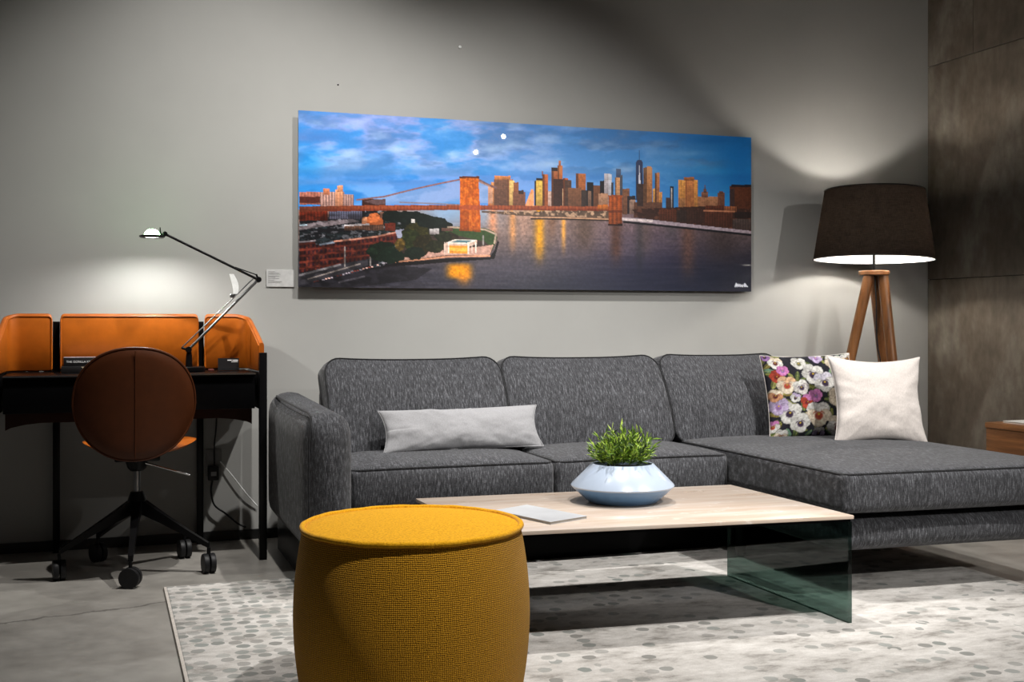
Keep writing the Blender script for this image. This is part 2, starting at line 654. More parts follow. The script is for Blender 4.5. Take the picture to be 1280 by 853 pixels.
def soft_pts(size, r, n, bulge):
    """rounded, bulging box centred on 0: verts, faces"""
    hx, hy, hz = size[0] / 2, size[1] / 2, size[2] / 2

    def axis(h, k):
        kk = min(r / h, 0.9)
        e = [-1, -1 + kk * 0.28, -1 + kk * 0.6, -1 + kk]
        mid = [(-1 + kk) + (2 - 2 * kk) * i / k for i in range(1, k)]
        return e + mid + [-x for x in e[::-1]]
    ax, ay, az = axis(hx, n[0]), axis(hy, n[1]), axis(hz, n[2])
    idx, vs_, fs = {}, [], []

    def vid(p):
        key = tuple(round(x, 5) for x in p)
        if key in idx:
            return idx[key]
        q = Vector((p[0] * hx, p[1] * hy, p[2] * hz))
        inner = Vector((max(-hx + r, min(hx - r, q.x)), max(-hy + r, min(hy - r, q.y)), max(-hz + r, min(hz - r, q.z))))
        d = q - inner
        pos = inner + d.normalized() * r if d.length > 1e-9 else q
        u, v_, w_ = p
        pos.x += bulge[0] * u * (1 - v_ * v_) * (1 - w_ * w_)
        pos.y += bulge[1] * v_ * (1 - u * u) * (1 - w_ * w_)
        pos.z += bulge[2] * w_ * (1 - u ** 4) * (1 - v_ ** 4)
        idx[key] = len(vs_)
        vs_.append(pos)
        return idx[key]

    def face(A, B, f, flip):
        for i in range(len(A) - 1):
            for j in range(len(B) - 1):
                q = [vid(f(A[i], B[j])), vid(f(A[i + 1], B[j])), vid(f(A[i + 1], B[j + 1])), vid(f(A[i], B[j + 1]))]
                fs.append(q[::-1] if flip else q)
    face(ax, ay, lambda a, b: (a, b, 1), False)
    face(ax, ay, lambda a, b: (a, b, -1), True)
    face(ay, az, lambda a, b: (1, a, b), False)
    face(ay, az, lambda a, b: (-1, a, b), True)
    face(ax, az, lambda a, b: (a, 1, b), True)
    face(ax, az, lambda a, b: (a, -1, b), False)
    return vs_, fs


def soft_box(name, x0, x1, y0, y1, z0, z1, r, mat, parent, n=(10, 10, 4), bulge=(0, 0, 0), warp=None):
    vs_, fs = soft_pts((x1 - x0, y1 - y0, z1 - z0), r, n, bulge)
    c = Vector(((x0 + x1) / 2, (y0 + y1) / 2, (z0 + z1) / 2))
    vs_ = [v + c for v in vs_]
    if warp:
        vs_ = [warp(v.copy()) for v in vs_]
    return mesh(name, vs_, fs, mat, parent, True)


def text_mesh(name, body, size, mat, parent, M4):
    """flat lettering; M4 places it (text lies in local XY)"""
    cu = bpy.data.curves.new('lettering', 'FONT')
    cu.body = body
    cu.size = size
    cu.extrude = 0.0003
    cu.align_x = 'CENTER'
    cu.align_y = 'CENTER'
    to = bpy.data.objects.new('lettering', cu)
    COL.objects.link(to)
    dg = bpy.context.evaluated_depsgraph_get()
    me = to.evaluated_get(dg).to_mesh()
    vs_ = [M4 @ v.co for v in me.vertices]
    fs = [list(p.vertices) for p in me.polygons]
    bpy.data.objects.remove(to)
    return mesh(name, vs_, fs, mat, parent)


# ------------------------------------------------------------------ numpy noise + painter
rng = np.random.RandomState(11)
_tab = rng.rand(256, 256)


def vnoise(x, y):
    xi, yi = np.floor(x).astype(int), np.floor(y).astype(int)
    fx, fy = x - xi, y - yi
    fx = fx * fx * (3 - 2 * fx)
    fy = fy * fy * (3 - 2 * fy)
    a = _tab[xi % 256, yi % 256]
    b = _tab[(xi + 1) % 256, yi % 256]
    c = _tab[xi % 256, (yi + 1) % 256]
    d = _tab[(xi + 1) % 256, (yi + 1) % 256]
    return (a * (1 - fx) + b * fx) * (1 - fy) + (c * (1 - fx) + d * fx) * fy


def fbm(x, y, oct=5, g=0.5):
    s, a, t = 0, 1.0, 0
    for i in range(oct):
        s = s + a * vnoise(x + 17.3 * i, y + 9.1 * i)
        t += a
        a *= g
        x, y = x * 2.03, y * 2.03
    return s / t


def sstep(a, b, x):
    t = np.clip((x - a) / (b - a), 0, 1)
    return t * t * (3 - 2 * t)


class Paint:
    def __init__(self, X, Y):
        self.X, self.Y = X, Y
        self.c = np.zeros(X.shape + (3,))

    def over(self, a, col):
        col = np.asarray(col, float)
        a = np.clip(a, 0, 1)[..., None]
        self.c = self.c * (1 - a) + col * a

    def mask(self, poly):
        X, Y = self.X, self.Y
        inside = np.zeros(X.shape, bool)
        n = len(poly)
        for i in range(n):
            x1, y1 = poly[i]
            x2, y2 = poly[(i + 1) % n]
            if y1 == y2:
                continue
            cond = ((y1 > Y) != (y2 > Y)) & (X < (x2 - x1) * (Y - y1) / (y2 - y1) + x1)
            inside ^= cond
        return inside.astype(float)

    def poly(self, pts, col, a=1.0):
        self.over(self.mask(pts) * a, col)

    def rect(self, x0, y0, x1, y1, col, a=1.0):
        m = (self.X >= x0) & (self.X <= x1) & (self.Y >= y0) & (self.Y <= y1)
        self.over(m * a, col)

    def blob(self, x, y, rx, ry, col, a=1.0, soft=1.0):
        d = np.sqrt(((self.X - x) / rx) ** 2 + ((self.Y - y) / ry) ** 2)
        self.over(a * (1 - sstep(1 - soft, 1.0, d)), col)

    def line(self, pts, wid, col, a=1.0):
        d = np.full(self.X.shape, 1e9)
        for (x1, y1), (x2, y2) in zip(pts[:-1], pts[1:]):
            vx, vy = x2 - x1, y2 - y1
            L = vx * vx + vy * vy + 1e-9
            t = np.clip(((self.X - x1) * vx + (self.Y - y1) * vy) / L, 0, 1)
            d = np.minimum(d, np.hypot(self.X - x1 - t * vx, self.Y - y1 - t * vy))
        self.over(a * (1 - sstep(wid * 0.5, wid * 0.5 + 0.8, d)), col)

    def tower(self, x0, x1, top, bot, col, shade=None, win=2.2, k=0.22):
        """a building with a lit side, a darker side and window rows"""
        m = ((self.X >= x0) & (self.X <= x1) & (self.Y >= top) & (self.Y <= bot)).astype(float)
        self.over(m, col)
        tt = np.clip((self.Y - top) / max(1.0, bot - top), 0, 1)
        self.over(m * tt * 0.35, (44, 28, 26))
        if shade is not None:
            xs = x0 + (x1 - x0) * shade
            self.over(m * (self.X < xs) * 0.45, (30, 22, 22))
        rows = (np.sin(self.X * 2 * math.pi / win) * 0.5 + 0.5) * (np.sin(self.Y * 2 * math.pi / 2.6) * 0.25 + 0.75)
        self.over(m * rows * k, (25, 18, 18))

    def linear(self, gain=1.0):
        v = np.clip(self.c, 0, 255) / 255.0
        v = np.where(v <= 0.04045, v / 12.92, ((v + 0.055) / 1.055) ** 2.4) * gain
        return np.clip(v, 0, 0.95)


def set_print(me, arr):
    at = me.color_attributes.new('print', 'FLOAT_COLOR', 'POINT')
    flat = np.ones((arr.shape[0], 4), np.float32)
    flat[:, :3] = arr
    at.data.foreach_set('color', flat.ravel())


# ================================================================== THE ROOM
WY, WX = 5.18, 4.21           # back wall plane, right wall plane
TOPZ = 3.2
tag(box('wall_back', -2.6, WX + 0.1, WY, WY + 0.1, 0, TOPZ, 'wall'), kind='structure')
tag(box('floor', -2.6, WX + 0.1, -3.2, WY + 0.1, -0.08, 0, 'floor'), kind='structure')
wr = tag(box('wall_right', WX + 0.014, WX + 0.12, 0.6, WY, 0, TOPZ, 'black_lacquer'), kind='structure')
rows = [(0.003, 1.178, [5.178, 4.30, 3.10, 1.90, 0.60]), (1.182, 2.329, [5.178, 4.30, 3.10, 1.90, 0.60]), (2.333, TOPZ, [5.178, 4.83, 3.63, 2.43, 1.23, 0.60])]
for z0, z1, ys in rows:
    for a, b in zip(ys[:-1], ys[1:]):
        box('panel', WX, WX + 0.014, b + 0.0015, a - 0.0015, z0, z1, 'panel', wr, 0.001, 1)
tag(box('baseboard_back', -2.6, WX, WY - 0.012, WY, 0, 0.042, 'baseboard'), kind='structure')

# rug
RX0, RX1, RY0, RY1 = 0.20, 3.12, 2.30, 4.30
rug = root('rug', ((RX0 + RX1) / 2, (RY0 + RY1) / 2, 0), 'cream rug with grey pebble spots under pouf and coffee table', 'rug')
box('pile', RX0 + 0.010, RX1 - 0.010, RY0 + 0.010, RY1 - 0.010, 0.0, 0.011, 'rug', rug, 0.003, 1)
b = bmesh.new()
per = [(RX0, RY0), (RX1, RY0), (RX1, RY1), (RX0, RY1)]
vs_, fs = [], []
for (x, y), (ix, iy) in zip(per, [(1, 1), (-1, 1), (-1, -1), (1, -1)]):
    for d, z in ((0, 0), (0.002, 0.009), (0.0115, 0.009), (0.0115, 0)):
        vs_.append((x + ix * d, y + iy * d, z))
for i in range(4):
    j = (i + 1) % 4
    for k in range(4):
        k2 = (k + 1) % 4
        fs.append([i * 4 + k, j * 4 + k, j * 4 + k2, i * 4 + k2])
b.free()
mesh('bound_edge', vs_, fs, 'rug_edge', rug)

# ================================================================== SOFA
sofa = root('sofa', (1.95, 4.4, 0), 'charcoal heather corner sofa with chaise below the wide skyline print', 'sofa')
SEAT = 0.445


def seat_z(v):
    return v


def perimeter(x0, x1, y0, y1, z, r, sides='fblr', zf=None, n=6):
    """rounded rectangle path"""
    pts = []
    for cx, cy, a0 in ((x1 - r, y0 + r, -90), (x1 - r, y1 - r, 0), (x0 + r, y1 - r, 90), (x0 + r, y0 + r, 180)):
        for k in range(n + 1):
            a = math.radians(a0 + 90 * k / n)
            pts.append(Vector((cx + r * math.cos(a), cy + r * math.sin(a), z)))
    dense = []
    for i in range(len(pts)):
        p, q = pts[i], pts[(i + 1) % len(pts)]
        m = max(1, int((q - p).length / 0.05))
        for k in range(m):
            dense.append(p.lerp(q, k / m))
    return [Vector((p.x, p.y, zf(p) if zf else p.z)) for p in dense]


def seat_cushion(x0, x1, y0, y1, z0, z1, bz, warp=None, fb=0.012):
    r = 0.028
    o = soft_box('seat_cushion', x0, x1, y0, y1, z0, z1, r, 'fabric', sofa, (14, 14, 4), (0.0, fb, bz), warp)
    q = r * 0.30
    cx, cy = (x0 + x1) / 2, (y0 + y1) / 2
    hx, hy = (x1 - x0) / 2, (y1 - y0) / 2

    def zf(p):
        u, v = (p.x - cx) / hx, (p.y - cy) / hy
        return z1 - q + bz * max(0, (1 - u ** 4)) * max(0, (1 - v ** 4)) + 0.001
    pts = perimeter(x0 + q, x1 - q, y0 + q, y1 - q, z1 - q, r, zf=zf)
    if warp:
        pts = [warp(p) for p in pts]
    tube('piping', pts, 0.0042, 'piping', o, 6, True)
    return o


SF = 4.02     # seat front
seat_cushion(0.815, 1.588, SF, 4.56, 0.285, SEAT - 0.012, 0.022)
seat_cushion(1.592, 2.325, SF, 4.56, 0.285, SEAT - 0.012, 0.022)


def chaise_warp(v):
    # front edge runs slightly out towards the open end
    t = max(0.0, min(1.0, (4.2 - v.y) / 0.9))
    v.y -= 0.055 * t * (v.x - 2.33) / 0.95
    return v


seat_cushion(2.328, 3.285, 3.285, 4.56, 0.306, SEAT, 0.018, chaise_warp, 0.010)
# bases
soft_box('base', 0.80, 2.36, 4.21, 4.93, 0.145, 0.285, 0.03, 'fabric', sofa, (12, 8, 3), (0, 0, 0))
soft_box('chaise_base', 2.350, 3.265, 3.345, 4.93, 0.165, 0.284, 0.042, 'fabric', sofa, (12, 10, 3), (0.0, 0.022, 0.0), chaise_warp)
soft_box('back_frame', 0.86, 2.91, 4.78, 4.94, 0.15, 0.68, 0.04, 'fabric', sofa, (14, 4, 6), (0, 0, 0))


def back_cushion(x0, x1, ztop, ears, y0=4.43, lean=0.21, R=0.07):
    z0, zt = SEAT - 0.02, ztop
    cx, hx = (x0 + x1) / 2, (x1 - x0) / 2
    cz, hz = (z0 + zt) / 2, (zt - z0) / 2

    def outline(d, sc_=1.0):
        a, b_ = hx - d, hz - d
        r = max(0.012, R - d)
        pts = []
        for sx_, sz_, a0 in ((1, -1, -90), (1, 1, 0), (-1, 1, 90), (-1, -1, 180)):
            for k in range(7):
                t = math.radians(a0 + 15 * k)
                pts.append(((sx_ * (a - r) + r * math.cos(t)), (sz_ * (b_ - r) + r * math.sin(t))))
        dense = []
        n_ = len(pts)
        for i in range(n_):
            p, q_ = pts[i], pts[(i + 1) % n_]
            big = abs(p[0] - q_[0]) + abs(p[1] - q_[1]) > 0.1
            m_ = (14 if abs(p[0] - q_[0]) > abs(p[1] - q_[1]) else 9) if big else 1
            for k in range(m_):
                dense.append(((p[0] + (q_[0] - p[0]) * k / m_) * sc_, (p[1] + (q_[1] - p[1]) * k / m_) * sc_))
        return dense

    def warp(x, y, z):
        t = (z + hz) / (2 * hz)
        u = x / hx
        zz = cz + z
        dip = ears * (1 - abs(u) ** 2.5)
        zz -= dip * max(0, (t - 0.3) / 0.7) ** 2
        zz -= 0.30 * max(0, y) * max(0, t - 0.4)          # top falls away to the rear
        yy = y0 + y + lean * t - 0.030 * math.sin(math.pi * min(1, max(0, t))) * (1 if y < 0.1 else 0.3)
        return Vector((cx + x, yy, zz))
    rings = []
    for sc_ in (0.12, 0.3, 0.5, 0.68, 0.82, 0.92):
        rings.append([(x, -0.020 * (1 - sc_ ** 2.5), z) for x, z in outline(0.010, sc_)])
    rings.append([(x, -0.001, z) for x, z in outline(0.010)])
    rings.append([(x, 0.004, z) for x, z in outline(0.003)])
    rings.append([(x, 0.014, z) for x, z in outline(0.0)])
    rings.append([(x, 0.09, z) for x, z in outline(-0.002)])
    rings.append([(x, 0.17, z) for x, z in outline(0.004)])
    rings.append([(x, 0.20, z) for x, z in outline(0.03)])
    n_ = len(rings[0])
    vs_, fs = [], []
    for rg in rings:
        vs_ += [warp(*p) for p in rg]
    for i in range(len(rings) - 1):
        for k in range(n_):
            k2 = (k + 1) % n_
            fs.append([i * n_ + k, i * n_ + k2, (i + 1) * n_ + k2, (i + 1) * n_ + k][::-1])
    fs.append(list(range(n_)))
    fs.append([(len(rings) - 1) * n_ + k for k in range(n_)][::-1])
    o = mesh('back_cushion', vs_, fs, 'fabric', sofa, True)
    tube('piping', [warp(x, 0.003, z) for x, z in outline(0.002)], 0.0036, 'piping', o, 6, True)
    return o


back_cushion(0.828, 1.570, 0.812, 0.014)
back_cushion(1.571, 2.308, 0.812, 0.014)
back_cushion(2.309, 2.92, 0.814, 0.012)

# left arm


def arm_warp(v):
    # top slopes a touch down to the front and the outer shoulder is softer
    t = max(0, (v.z - 0.45) / 0.19)
    v.z += 0.012 * t * (v.y - 4.4) / 0.5
    v.y += 0.02 * t * t if v.y < 4.1 else 0
    return v


arm = soft_box('arm', 0.645, 0.812, 3.925, 4.93, 0.14, 0.648, 0.074, 'fabric', sofa, (4, 12, 10), (0.008, 0.012, 0.0), arm_warp)
tube('piping', smooth_path([(0.656, 3.935, 0.16), (0.655, 3.932, 0.35), (0.657, 3.938, 0.55), (0.668, 3.962, 0.612), (0.671, 4.03, 0.632), (0.668, 4.2, 0.637), (0.667, 4.5, 0.642), (0.669, 4.75, 0.645), (0.675, 4.845, 0.645)], 5), 0.0040, 'piping', arm, 6)
# plinth and legs
box('plinth', 0.69, 3.15, 4.315, 4.92, 0.0, 0.150, 'black_lacquer', sofa)
for lx, ly in ((0.72, 4.08), (3.20, 4.86), (3.21, 4.25), (2.42, 4.10)):
    h = 0.150 if lx < 2.0 else 0.172
    z0 = 0.0
    if RX0 < lx < RX1 and RY0 < ly < RY1:
        z0 = 0.011
    lathe('leg', [(0.016, z0), (0.020, z0 + 0.01), (0.026, h)], 'black_metal', sofa, (lx, ly, 0), 16)

# ================================================================== CUSHIONS


def pillow(name, w_, h_, T, N, mat, M4, label, cat='cushion', pinch=0.075, wr_=0.006, paint=None, seed=0, sag=0.0):
    us = np.linspace(-1, 1, N + 1)
    us = np.sign(us) * (1 - (1 - np.abs(us)) ** 1.25)
    U, V = np.meshgrid(us, us, indexing='ij')
    px = w_ / 2 * U * (1 - pinch * (1 - V ** 2))
    pz = h_ / 2 * V * (1 - pinch * (1 - U ** 2))
    prof = np.clip((1 - U ** 2) * (1 - V ** 2), 0, 1)
    th = T / 2 * prof ** 0.42
    nz = fbm(px * 16 + seed * 3.1, pz * 16 + seed * 1.7, 3) - 0.5
    ang = np.arctan2(pz, px)
    edge = sstep(0.45, 0.95, np.maximum(np.abs(U), np.abs(V))) * (prof > 1e-6)
    wav = fbm(ang * 3.4 + seed, ang * 0 + seed * 2.3, 3) - 0.5
    wr = wr_ * (wav * edge * 3.0 + nz * 1.6 * (prof ** 0.3))
    pz = pz - sag * (1 - V) / 2 * 0 + 0
    verts = []
    idx = {}
    faces = []
    front = np.zeros((N + 1, N + 1), int)
    back = np.zeros((N + 1, N + 1), int)
    uvs = []
    for i in range(N + 1):
        for j in range(N + 1):
            front[i, j] = len(verts)
            verts.append(M4 @ Vector((px[i, j], -(th[i, j] + wr[i, j] * (prof[i, j] > 1e-6)), pz[i, j])))
            uvs.append((i, j))
    for i in range(N + 1):
        for j in range(N + 1):
            if i in (0, N) or j in (0, N):
                back[i, j] = front[i, j]
            else:
                back[i, j] = len(verts)
                verts.append(M4 @ Vector((px[i, j], th[i, j] * 0.9, pz[i, j])))
                uvs.append((i, j))
    for i in range(N):
        for j in range(N):
            faces.append([front[i, j], front[i + 1, j], front[i + 1, j + 1], front[i, j + 1]])
            faces.append([back[i, j], back[i, j + 1], back[i + 1, j + 1], back[i + 1, j]])
    faces = [[int(k) for k in f] for f in faces]
    r = root(name, M4 @ Vector((0, 0, -h_ / 2)), label, cat)
    o = mesh('cover', verts, faces, mat, r, True)
    if paint is not None:
        cols = paint(U * 0.5 + 0.5, 0.5 - V * 0.5)
        ii = np.array([a for a, b in uvs])
        jj = np.array([b for a, b in uvs])
        set_print(o.data, cols[ii, jj])
    # seam cord along the outline
    rim = [(i, 0) for i in range(N)] + [(N, j) for j in range(N)] + [(i, N) for i in range(N, 0, -1)] + [(0, j) for j in range(N, 0, -1)]
    step = max(1, N // 40)
    pts = [M4 @ Vector((px[i, j], 0, pz[i, j])) for i, j in rim[::step]]
    tube('seam', pts, 0.0022, mat if paint is None else 'linen', o, 5, True)
    return r


def pose(x, y, z, lean, yaw, roll=0.0):
    """bottom centre of the cushion at x, y, z; lean tips the top backwards"""
    return Matrix.Translation((x, y, z)) @ Matrix.Rotation(yaw, 4, 'Z') @ Matrix.Rotation(-lean, 4, 'X') @ Matrix.Rotation(roll, 4, 'Y')


def pansies(u, v):
    p = Paint(u * 560.0, v * 550.0)
    X, Y = p.X, p.Y
    p.c[:] = (27, 27, 38)
    n = fbm(X / 40, Y / 40, 4)
    p.over(sstep(0.5, 0.7, n) * 0.6, (38, 42, 52))
    rs = random.Random(5)

    def leaf(x, y, a, L, c):
        ca, sa = math.cos(a), math.sin(a)
        lx = (X - x) * ca + (Y - y) * sa
        ly = -(X - x) * sa + (Y - y) * ca
        m = ((lx / L) ** 2 + (ly / (L * 0.45)) ** 2) < 1
        p.over(m * 1.0, c)
        p.over(m * (np.abs(ly) < 3) * 0.5, (190, 190, 110))
        p.over(m * (ly > 4) * 0.35, (30, 40, 20))
    for i in range(110):
        leaf(rs.uniform(0, 560), rs.uniform(0, 550), rs.uniform(0, 6.28), rs.uniform(22, 42), rs.choice([(122, 126, 62), (150, 150, 84), (92, 108, 60), (110, 150, 125), (140, 124, 60)]))

    def pansy(x, y, r, petal, edge, core, a):
        r = r * 0.86
        ca, sa = math.cos(a), math.sin(a)
        dx = ((X - x) * ca + (Y - y) * sa) / r
        dy = (-(X - x) * sa + (Y - y) * ca) / r
        wob = 0.12 * (fbm(X / 12 + x, Y / 12 + y, 2) - 0.5)
        for (ox, oy, pr, c, k) in ((-0.42, -0.45, 0.60, edge, 0.92), (0.42, -0.45, 0.60, edge, 1.0), (-0.58, 0.10, 0.56, petal, 0.95), (0.58, 0.10, 0.56, petal, 1.0), (0, 0.46, 0.68, petal, 1.05)):
            d = np.hypot(dx - ox, dy - oy) / pr + wob
            m = (d < 1).astype(float)
            cc = np.array(c) * k
            p.over(m, np.minimum(cc, 250))
            p.over(m * sstep(0.80, 1.0, d) * 0.55, np.array(c) * 0.72)
            cd_ = np.hypot(dx - ox * 0.35, dy - oy * 0.35) / (pr * 0.66) + wob * 1.5
            if oy > 0:
                p.over((1 - sstep(0.55, 1.0, cd_)) * m * 0.95, core)
        p.blob(x, y, r * 0.13, r * 0.13, (205, 175, 60), 1, 0.4)
    W_, CR, LI, PK, PU, RD = (232, 230, 224), (236, 220, 196), (196, 178, 212), (212, 130, 190), (150, 110, 165), (178, 66, 44)
    DV, MA = (52, 34, 62), (96, 38, 36)
    L = [(70, 55, 46, W_, CR, MA, .2), (60, 150, 44, RD, RD, (110, 30, 24), .4), (100, 112, 38, PK, PK, PU, .1), (110, 210, 64, CR, (232, 190, 150), RD, .1),
         (195, 230, 54, (214, 208, 204), W_, DV, -.3), (285, 140, 74, W_, W_, DV, .25), (352, 200, 74, W_, (226, 222, 236), DV, -.2), (440, 62, 64, CR, W_, MA, .2),
         (225, 330, 50, RD, PK, (120, 30, 40), .5), (280, 290, 46, PK, PK, PU, -.3), (288, 415, 86, CR, W_, RD, 0), (110, 395, 74, W_, W_, DV, .35),
         (170, 465, 64, W_, W_, DV, -.2), (48, 345, 60, LI, LI, PU, .2), (410, 495, 74, W_, CR, MA, .1), (440, 310, 80, CR, CR, (60, 26, 34), -.1),
         (35, 275, 44, (206, 150, 110), CR, MA, .3), (12, 470, 40, W_, PK, RD, 0), (535, 40, 46, CR, W_, MA, -.4), (460, 400, 44, LI, PU, DV, .2),
         (210, 60, 48, W_, W_, (120, 120, 90), .1), (520, 160, 60, PU, LI, DV, 0), (530, 300, 60, W_, CR, MA, .3), (520, 440, 66, W_, W_, DV, -.2),
         (20, 10, 34, PU, LI, DV, 0), (330, 20, 44, LI, W_, PU, .2), (60, 535, 44, CR, W_, MA, .2), (290, 535, 40, LI, W_, DV, 0), (500, 545, 44, CR, PK, RD, 0), (150, 300, 34, W_, LI, DV, .5)]
    for a in L:
        pansy(*a)
    p.c *= (0.72 + 0.5 * fbm(X / 9, Y / 9, 3))[..., None]
    return p.linear(0.54)


pillow('floral_cushion', 0.410, 0.375, 0.13, 150, 'floral', pose(2.895, 4.280, SEAT + 0.000, math.radians(16), math.radians(-12), math.radians(-1.5)) @ Matrix.Translation((0, 0, 0.190)),
       'dark cushion printed with white, pink and purple pansies on the sofa chaise', pinch=0.06, wr_=0.004, paint=pansies, seed=3)
pillow('linen_cushion', 0.42, 0.378, 0.135, 60, 'linen', pose(3.055, 4.045, SEAT + 0.004, math.radians(13), math.radians(-10), math.radians(1)) @ Matrix.Translation((0, 0, 0.176)),
       'plain natural linen cushion leaning on the floral cushion', pinch=0.14, wr_=0.008, seed=9)
pillow('lumbar_cushion', 0.665, 0.175, 0.10, 60, 'lumbar', pose(1.335, 4.345, SEAT + 0.016, math.radians(24), math.radians(2), math.radians(-0.7)) @ Matrix.Translation((0, 0, 0.075)),
       'long pale grey lumbar cushion lying on the sofa seat', pinch=0.07, wr_=0.012, seed=5)

# ================================================================== COFFEE TABLE
TT = 0.348
tb = root('coffee_table', (1.64, 3.46, 0.011), 'low coffee table with polished beige stone top and smoked glass panel legs', 'table')
quad = [Vector((1.03, 3.145, 0)), Vector((2.206, 3.055, 0)), Vector((2.192, 3.785, 0)), Vector((1.005, 3.845, 0))]


def slab(name, quad_, z0, z1, mat, parent, bev=0.002):
    bm = bmesh.new()
    lo = [bm.verts.new((p.x, p.y, z0)) for p in quad_]
    hi = [bm.verts.new((p.x, p.y, z1)) for p in quad_]
    bm.faces.new(lo[::-1])
    bm.faces.new(hi)
    for i in range(4):
        j = (i + 1) % 4
        bm.faces.new([lo[i], lo[j], hi[j], hi[i]])
    if bev:
        bmesh.ops.bevel(bm, geom=list(bm.edges), offset=bev, segments=2, profile=0.5, affect='EDGES')
    bmesh.ops.recalc_face_normals(bm, faces=list(bm.faces))
    o = bm_to(name, bm, mat, parent)
    return autosmooth(o, 40) if bev else o


slab('stone_top', quad, TT - 0.012, TT, 'stone', tb)
cen = sum(quad, Vector()) / 4
inn = [cen + (p - cen) * 0.985 for p in quad]
slab('under_panel', inn, TT - 0.020, TT - 0.0125, 'black_lacquer', tb, 0.0)
for a, b_ in ((1, 2), (0, 3)):
    s = -1 if a == 1 else 1
    p0 = quad[a] + Vector((s * 0.004, 0.006, 0))
    p1 = quad[b_] + Vector((s * 0.004, -0.006, 0))
    q = [p0, p0 + Vector((s * 0.014, 0, 0)), p1 + Vector((s * 0.014, 0, 0)), p1]
    if s > 0:
        q = [p0, p1, p1 + Vector((0.014, 0, 0)), p0 + Vector((0.014, 0, 0))][::-1]
    else:
        q = q[::-1]
    slab('glass_leg', q, 0.0115, TT - 0.020, 'glass', tb, 0.0)

# planter
pl = root('planter', (1.645, 3.553, TT), 'pale blue angular planter bowl holding a bushy green plant on coffee table', 'planter')
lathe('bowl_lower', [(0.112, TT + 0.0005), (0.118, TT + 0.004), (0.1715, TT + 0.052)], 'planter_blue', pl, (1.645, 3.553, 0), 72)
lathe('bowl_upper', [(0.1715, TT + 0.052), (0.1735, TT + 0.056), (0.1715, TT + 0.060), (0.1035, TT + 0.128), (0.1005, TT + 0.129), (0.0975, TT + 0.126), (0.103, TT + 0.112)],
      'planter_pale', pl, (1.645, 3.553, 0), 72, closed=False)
lathe('soil', [(0.103, TT + 0.1115), (0.05, TT + 0.116), (0.0, TT + 0.118)], 'soil', pl, (1.645, 3.553, 0), 40)
PC = Vector((1.645, 3.553, TT + 0.110))
rl = random.Random(21)
lv, lf, lc = [], [], []
greens = [(0.035, 0.080, 0.010), (0.085, 0.17, 0.012), (0.16, 0.28, 0.018), (0.25, 0.38, 0.030), (0.34, 0.45, 0.07)]
for s in range(150):
    th = rl.uniform(0, 2 * math.pi)
    tilt = (rl.random() ** 0.75) * math.radians(53)
    d = Vector((math.cos(th) * math.sin(tilt), math.sin(th) * math.sin(tilt), math.cos(tilt)))
    L = rl.uniform(0.062, 0.100) * (1.0 + 0.30 * math.cos(tilt) ** 4)
    if rl.random() < 0.12:
        L *= 1.12
    st = PC + Vector((math.cos(th), math.sin(th), 0)) * rl.uniform(0, 0.052)
    for k in range(11):
        f = 0.30 + 0.70 * k / 10
        base = st + d * L * f
        ld = (d * rl.uniform(0.5, 1.1) + Vector((rl.gauss(0, 1), rl.gauss(0, 1), rl.gauss(0.25, 0.8))) * 0.42).normalized()
        ll = rl.uniform(0.022, 0.040)
        ww = rl.uniform(0.0022, 0.0038)
        sd = ld.cross(Vector((rl.gauss(0, 1), rl.gauss(0, 1), rl.gauss(0, 1)))).normalized() * ww
        up = sd.cross(ld).normalized() * ww * 0.5
        i0 = len(lv)
        lv += [base, base + ld * ll * 0.45 + sd, base + ld * ll + Vector((0, 0, -ll * 0.12)), base + ld * ll * 0.45 - sd, base + ld * ll * 0.5 + up]
        lf += [[i0, i0 + 1, i0 + 4], [i0 + 1, i0 + 2, i0 + 4], [i0 + 2, i0 + 3, i0 + 4], [i0 + 3, i0, i0 + 4]]
        c = greens[min(4, int(rl.random() ** 1.2 * 5))]
        lc += [c] * 5
fo = mesh('foliage', lv, lf, 'leaves', pl, False)
set_print(fo.data, np.array(lc))
fo['kind'] = 'stuff'

# booklet on the table
bk = root('booklet', (1.275, 3.38, TT), 'thin silver grey booklet lying flat on the coffee table beside the pouf', 'booklet')
bq = [Vector((1.165, 3.475, 0)), Vector((1.252, 3.212, 0)), Vector((1.398, 3.275, 0)), Vector((1.300, 3.545, 0))]
slab('pages', [sum(bq, Vector()) / 4 + (p - sum(bq, Vector()) / 4) * 0.985 for p in bq], TT + 0.0008, TT + 0.0072, 'page_edge', bk, 0)
slab('cover', bq, TT + 0.0073, TT + 0.0082, 'magazine', bk, 0)
slab('cover', bq, TT + 0.0001, TT + 0.0007, 'magazine', bk, 0)

# ================================================================== POUF
PX, PY = 0.734, 2.84
pf = root('pouf', (PX, PY, 0.011), 'round mustard yellow woven pouf standing on the rug', 'pouf')
prof = []
for k in range(25):
    t = k / 24
    z = 0.016 + t * 0.415
    r = 0.266 + 0.030 * math.sin(math.pi * (0.06 + 0.88 * t)) ** 0.8
    prof.append((r, z))
prof = [(0.20, 0.012), (0.255, 0.012)] + prof
lathe('side_cover', prof, 'must_side', pf, (PX, PY, 0), 128, uv=True, hard=60)
top = [(0.272, 0.428), (0.2725, 0.436), (0.268, 0.441)]
for k in range(1, 13):
    t = k / 12
    top.append((0.266 * (1 - t), 0.441 + 0.012 * math.sin(math.pi / 2 * t)))
lathe('top_cover', top, 'must_top', pf, (PX, PY, 0), 128, hard=60)
ring = [Vector((PX + 0.2735 * math.cos(a), PY + 0.2735 * math.sin(a), 0.440 + 0.0005 * math.sin(a * 9) + 0.0004 * math.sin(a * 23))) for a in [2 * math.pi * k / 160 for k in range(160)]]
tube('piping', ring, 0.0078, 'must_top', pf, 8, True)
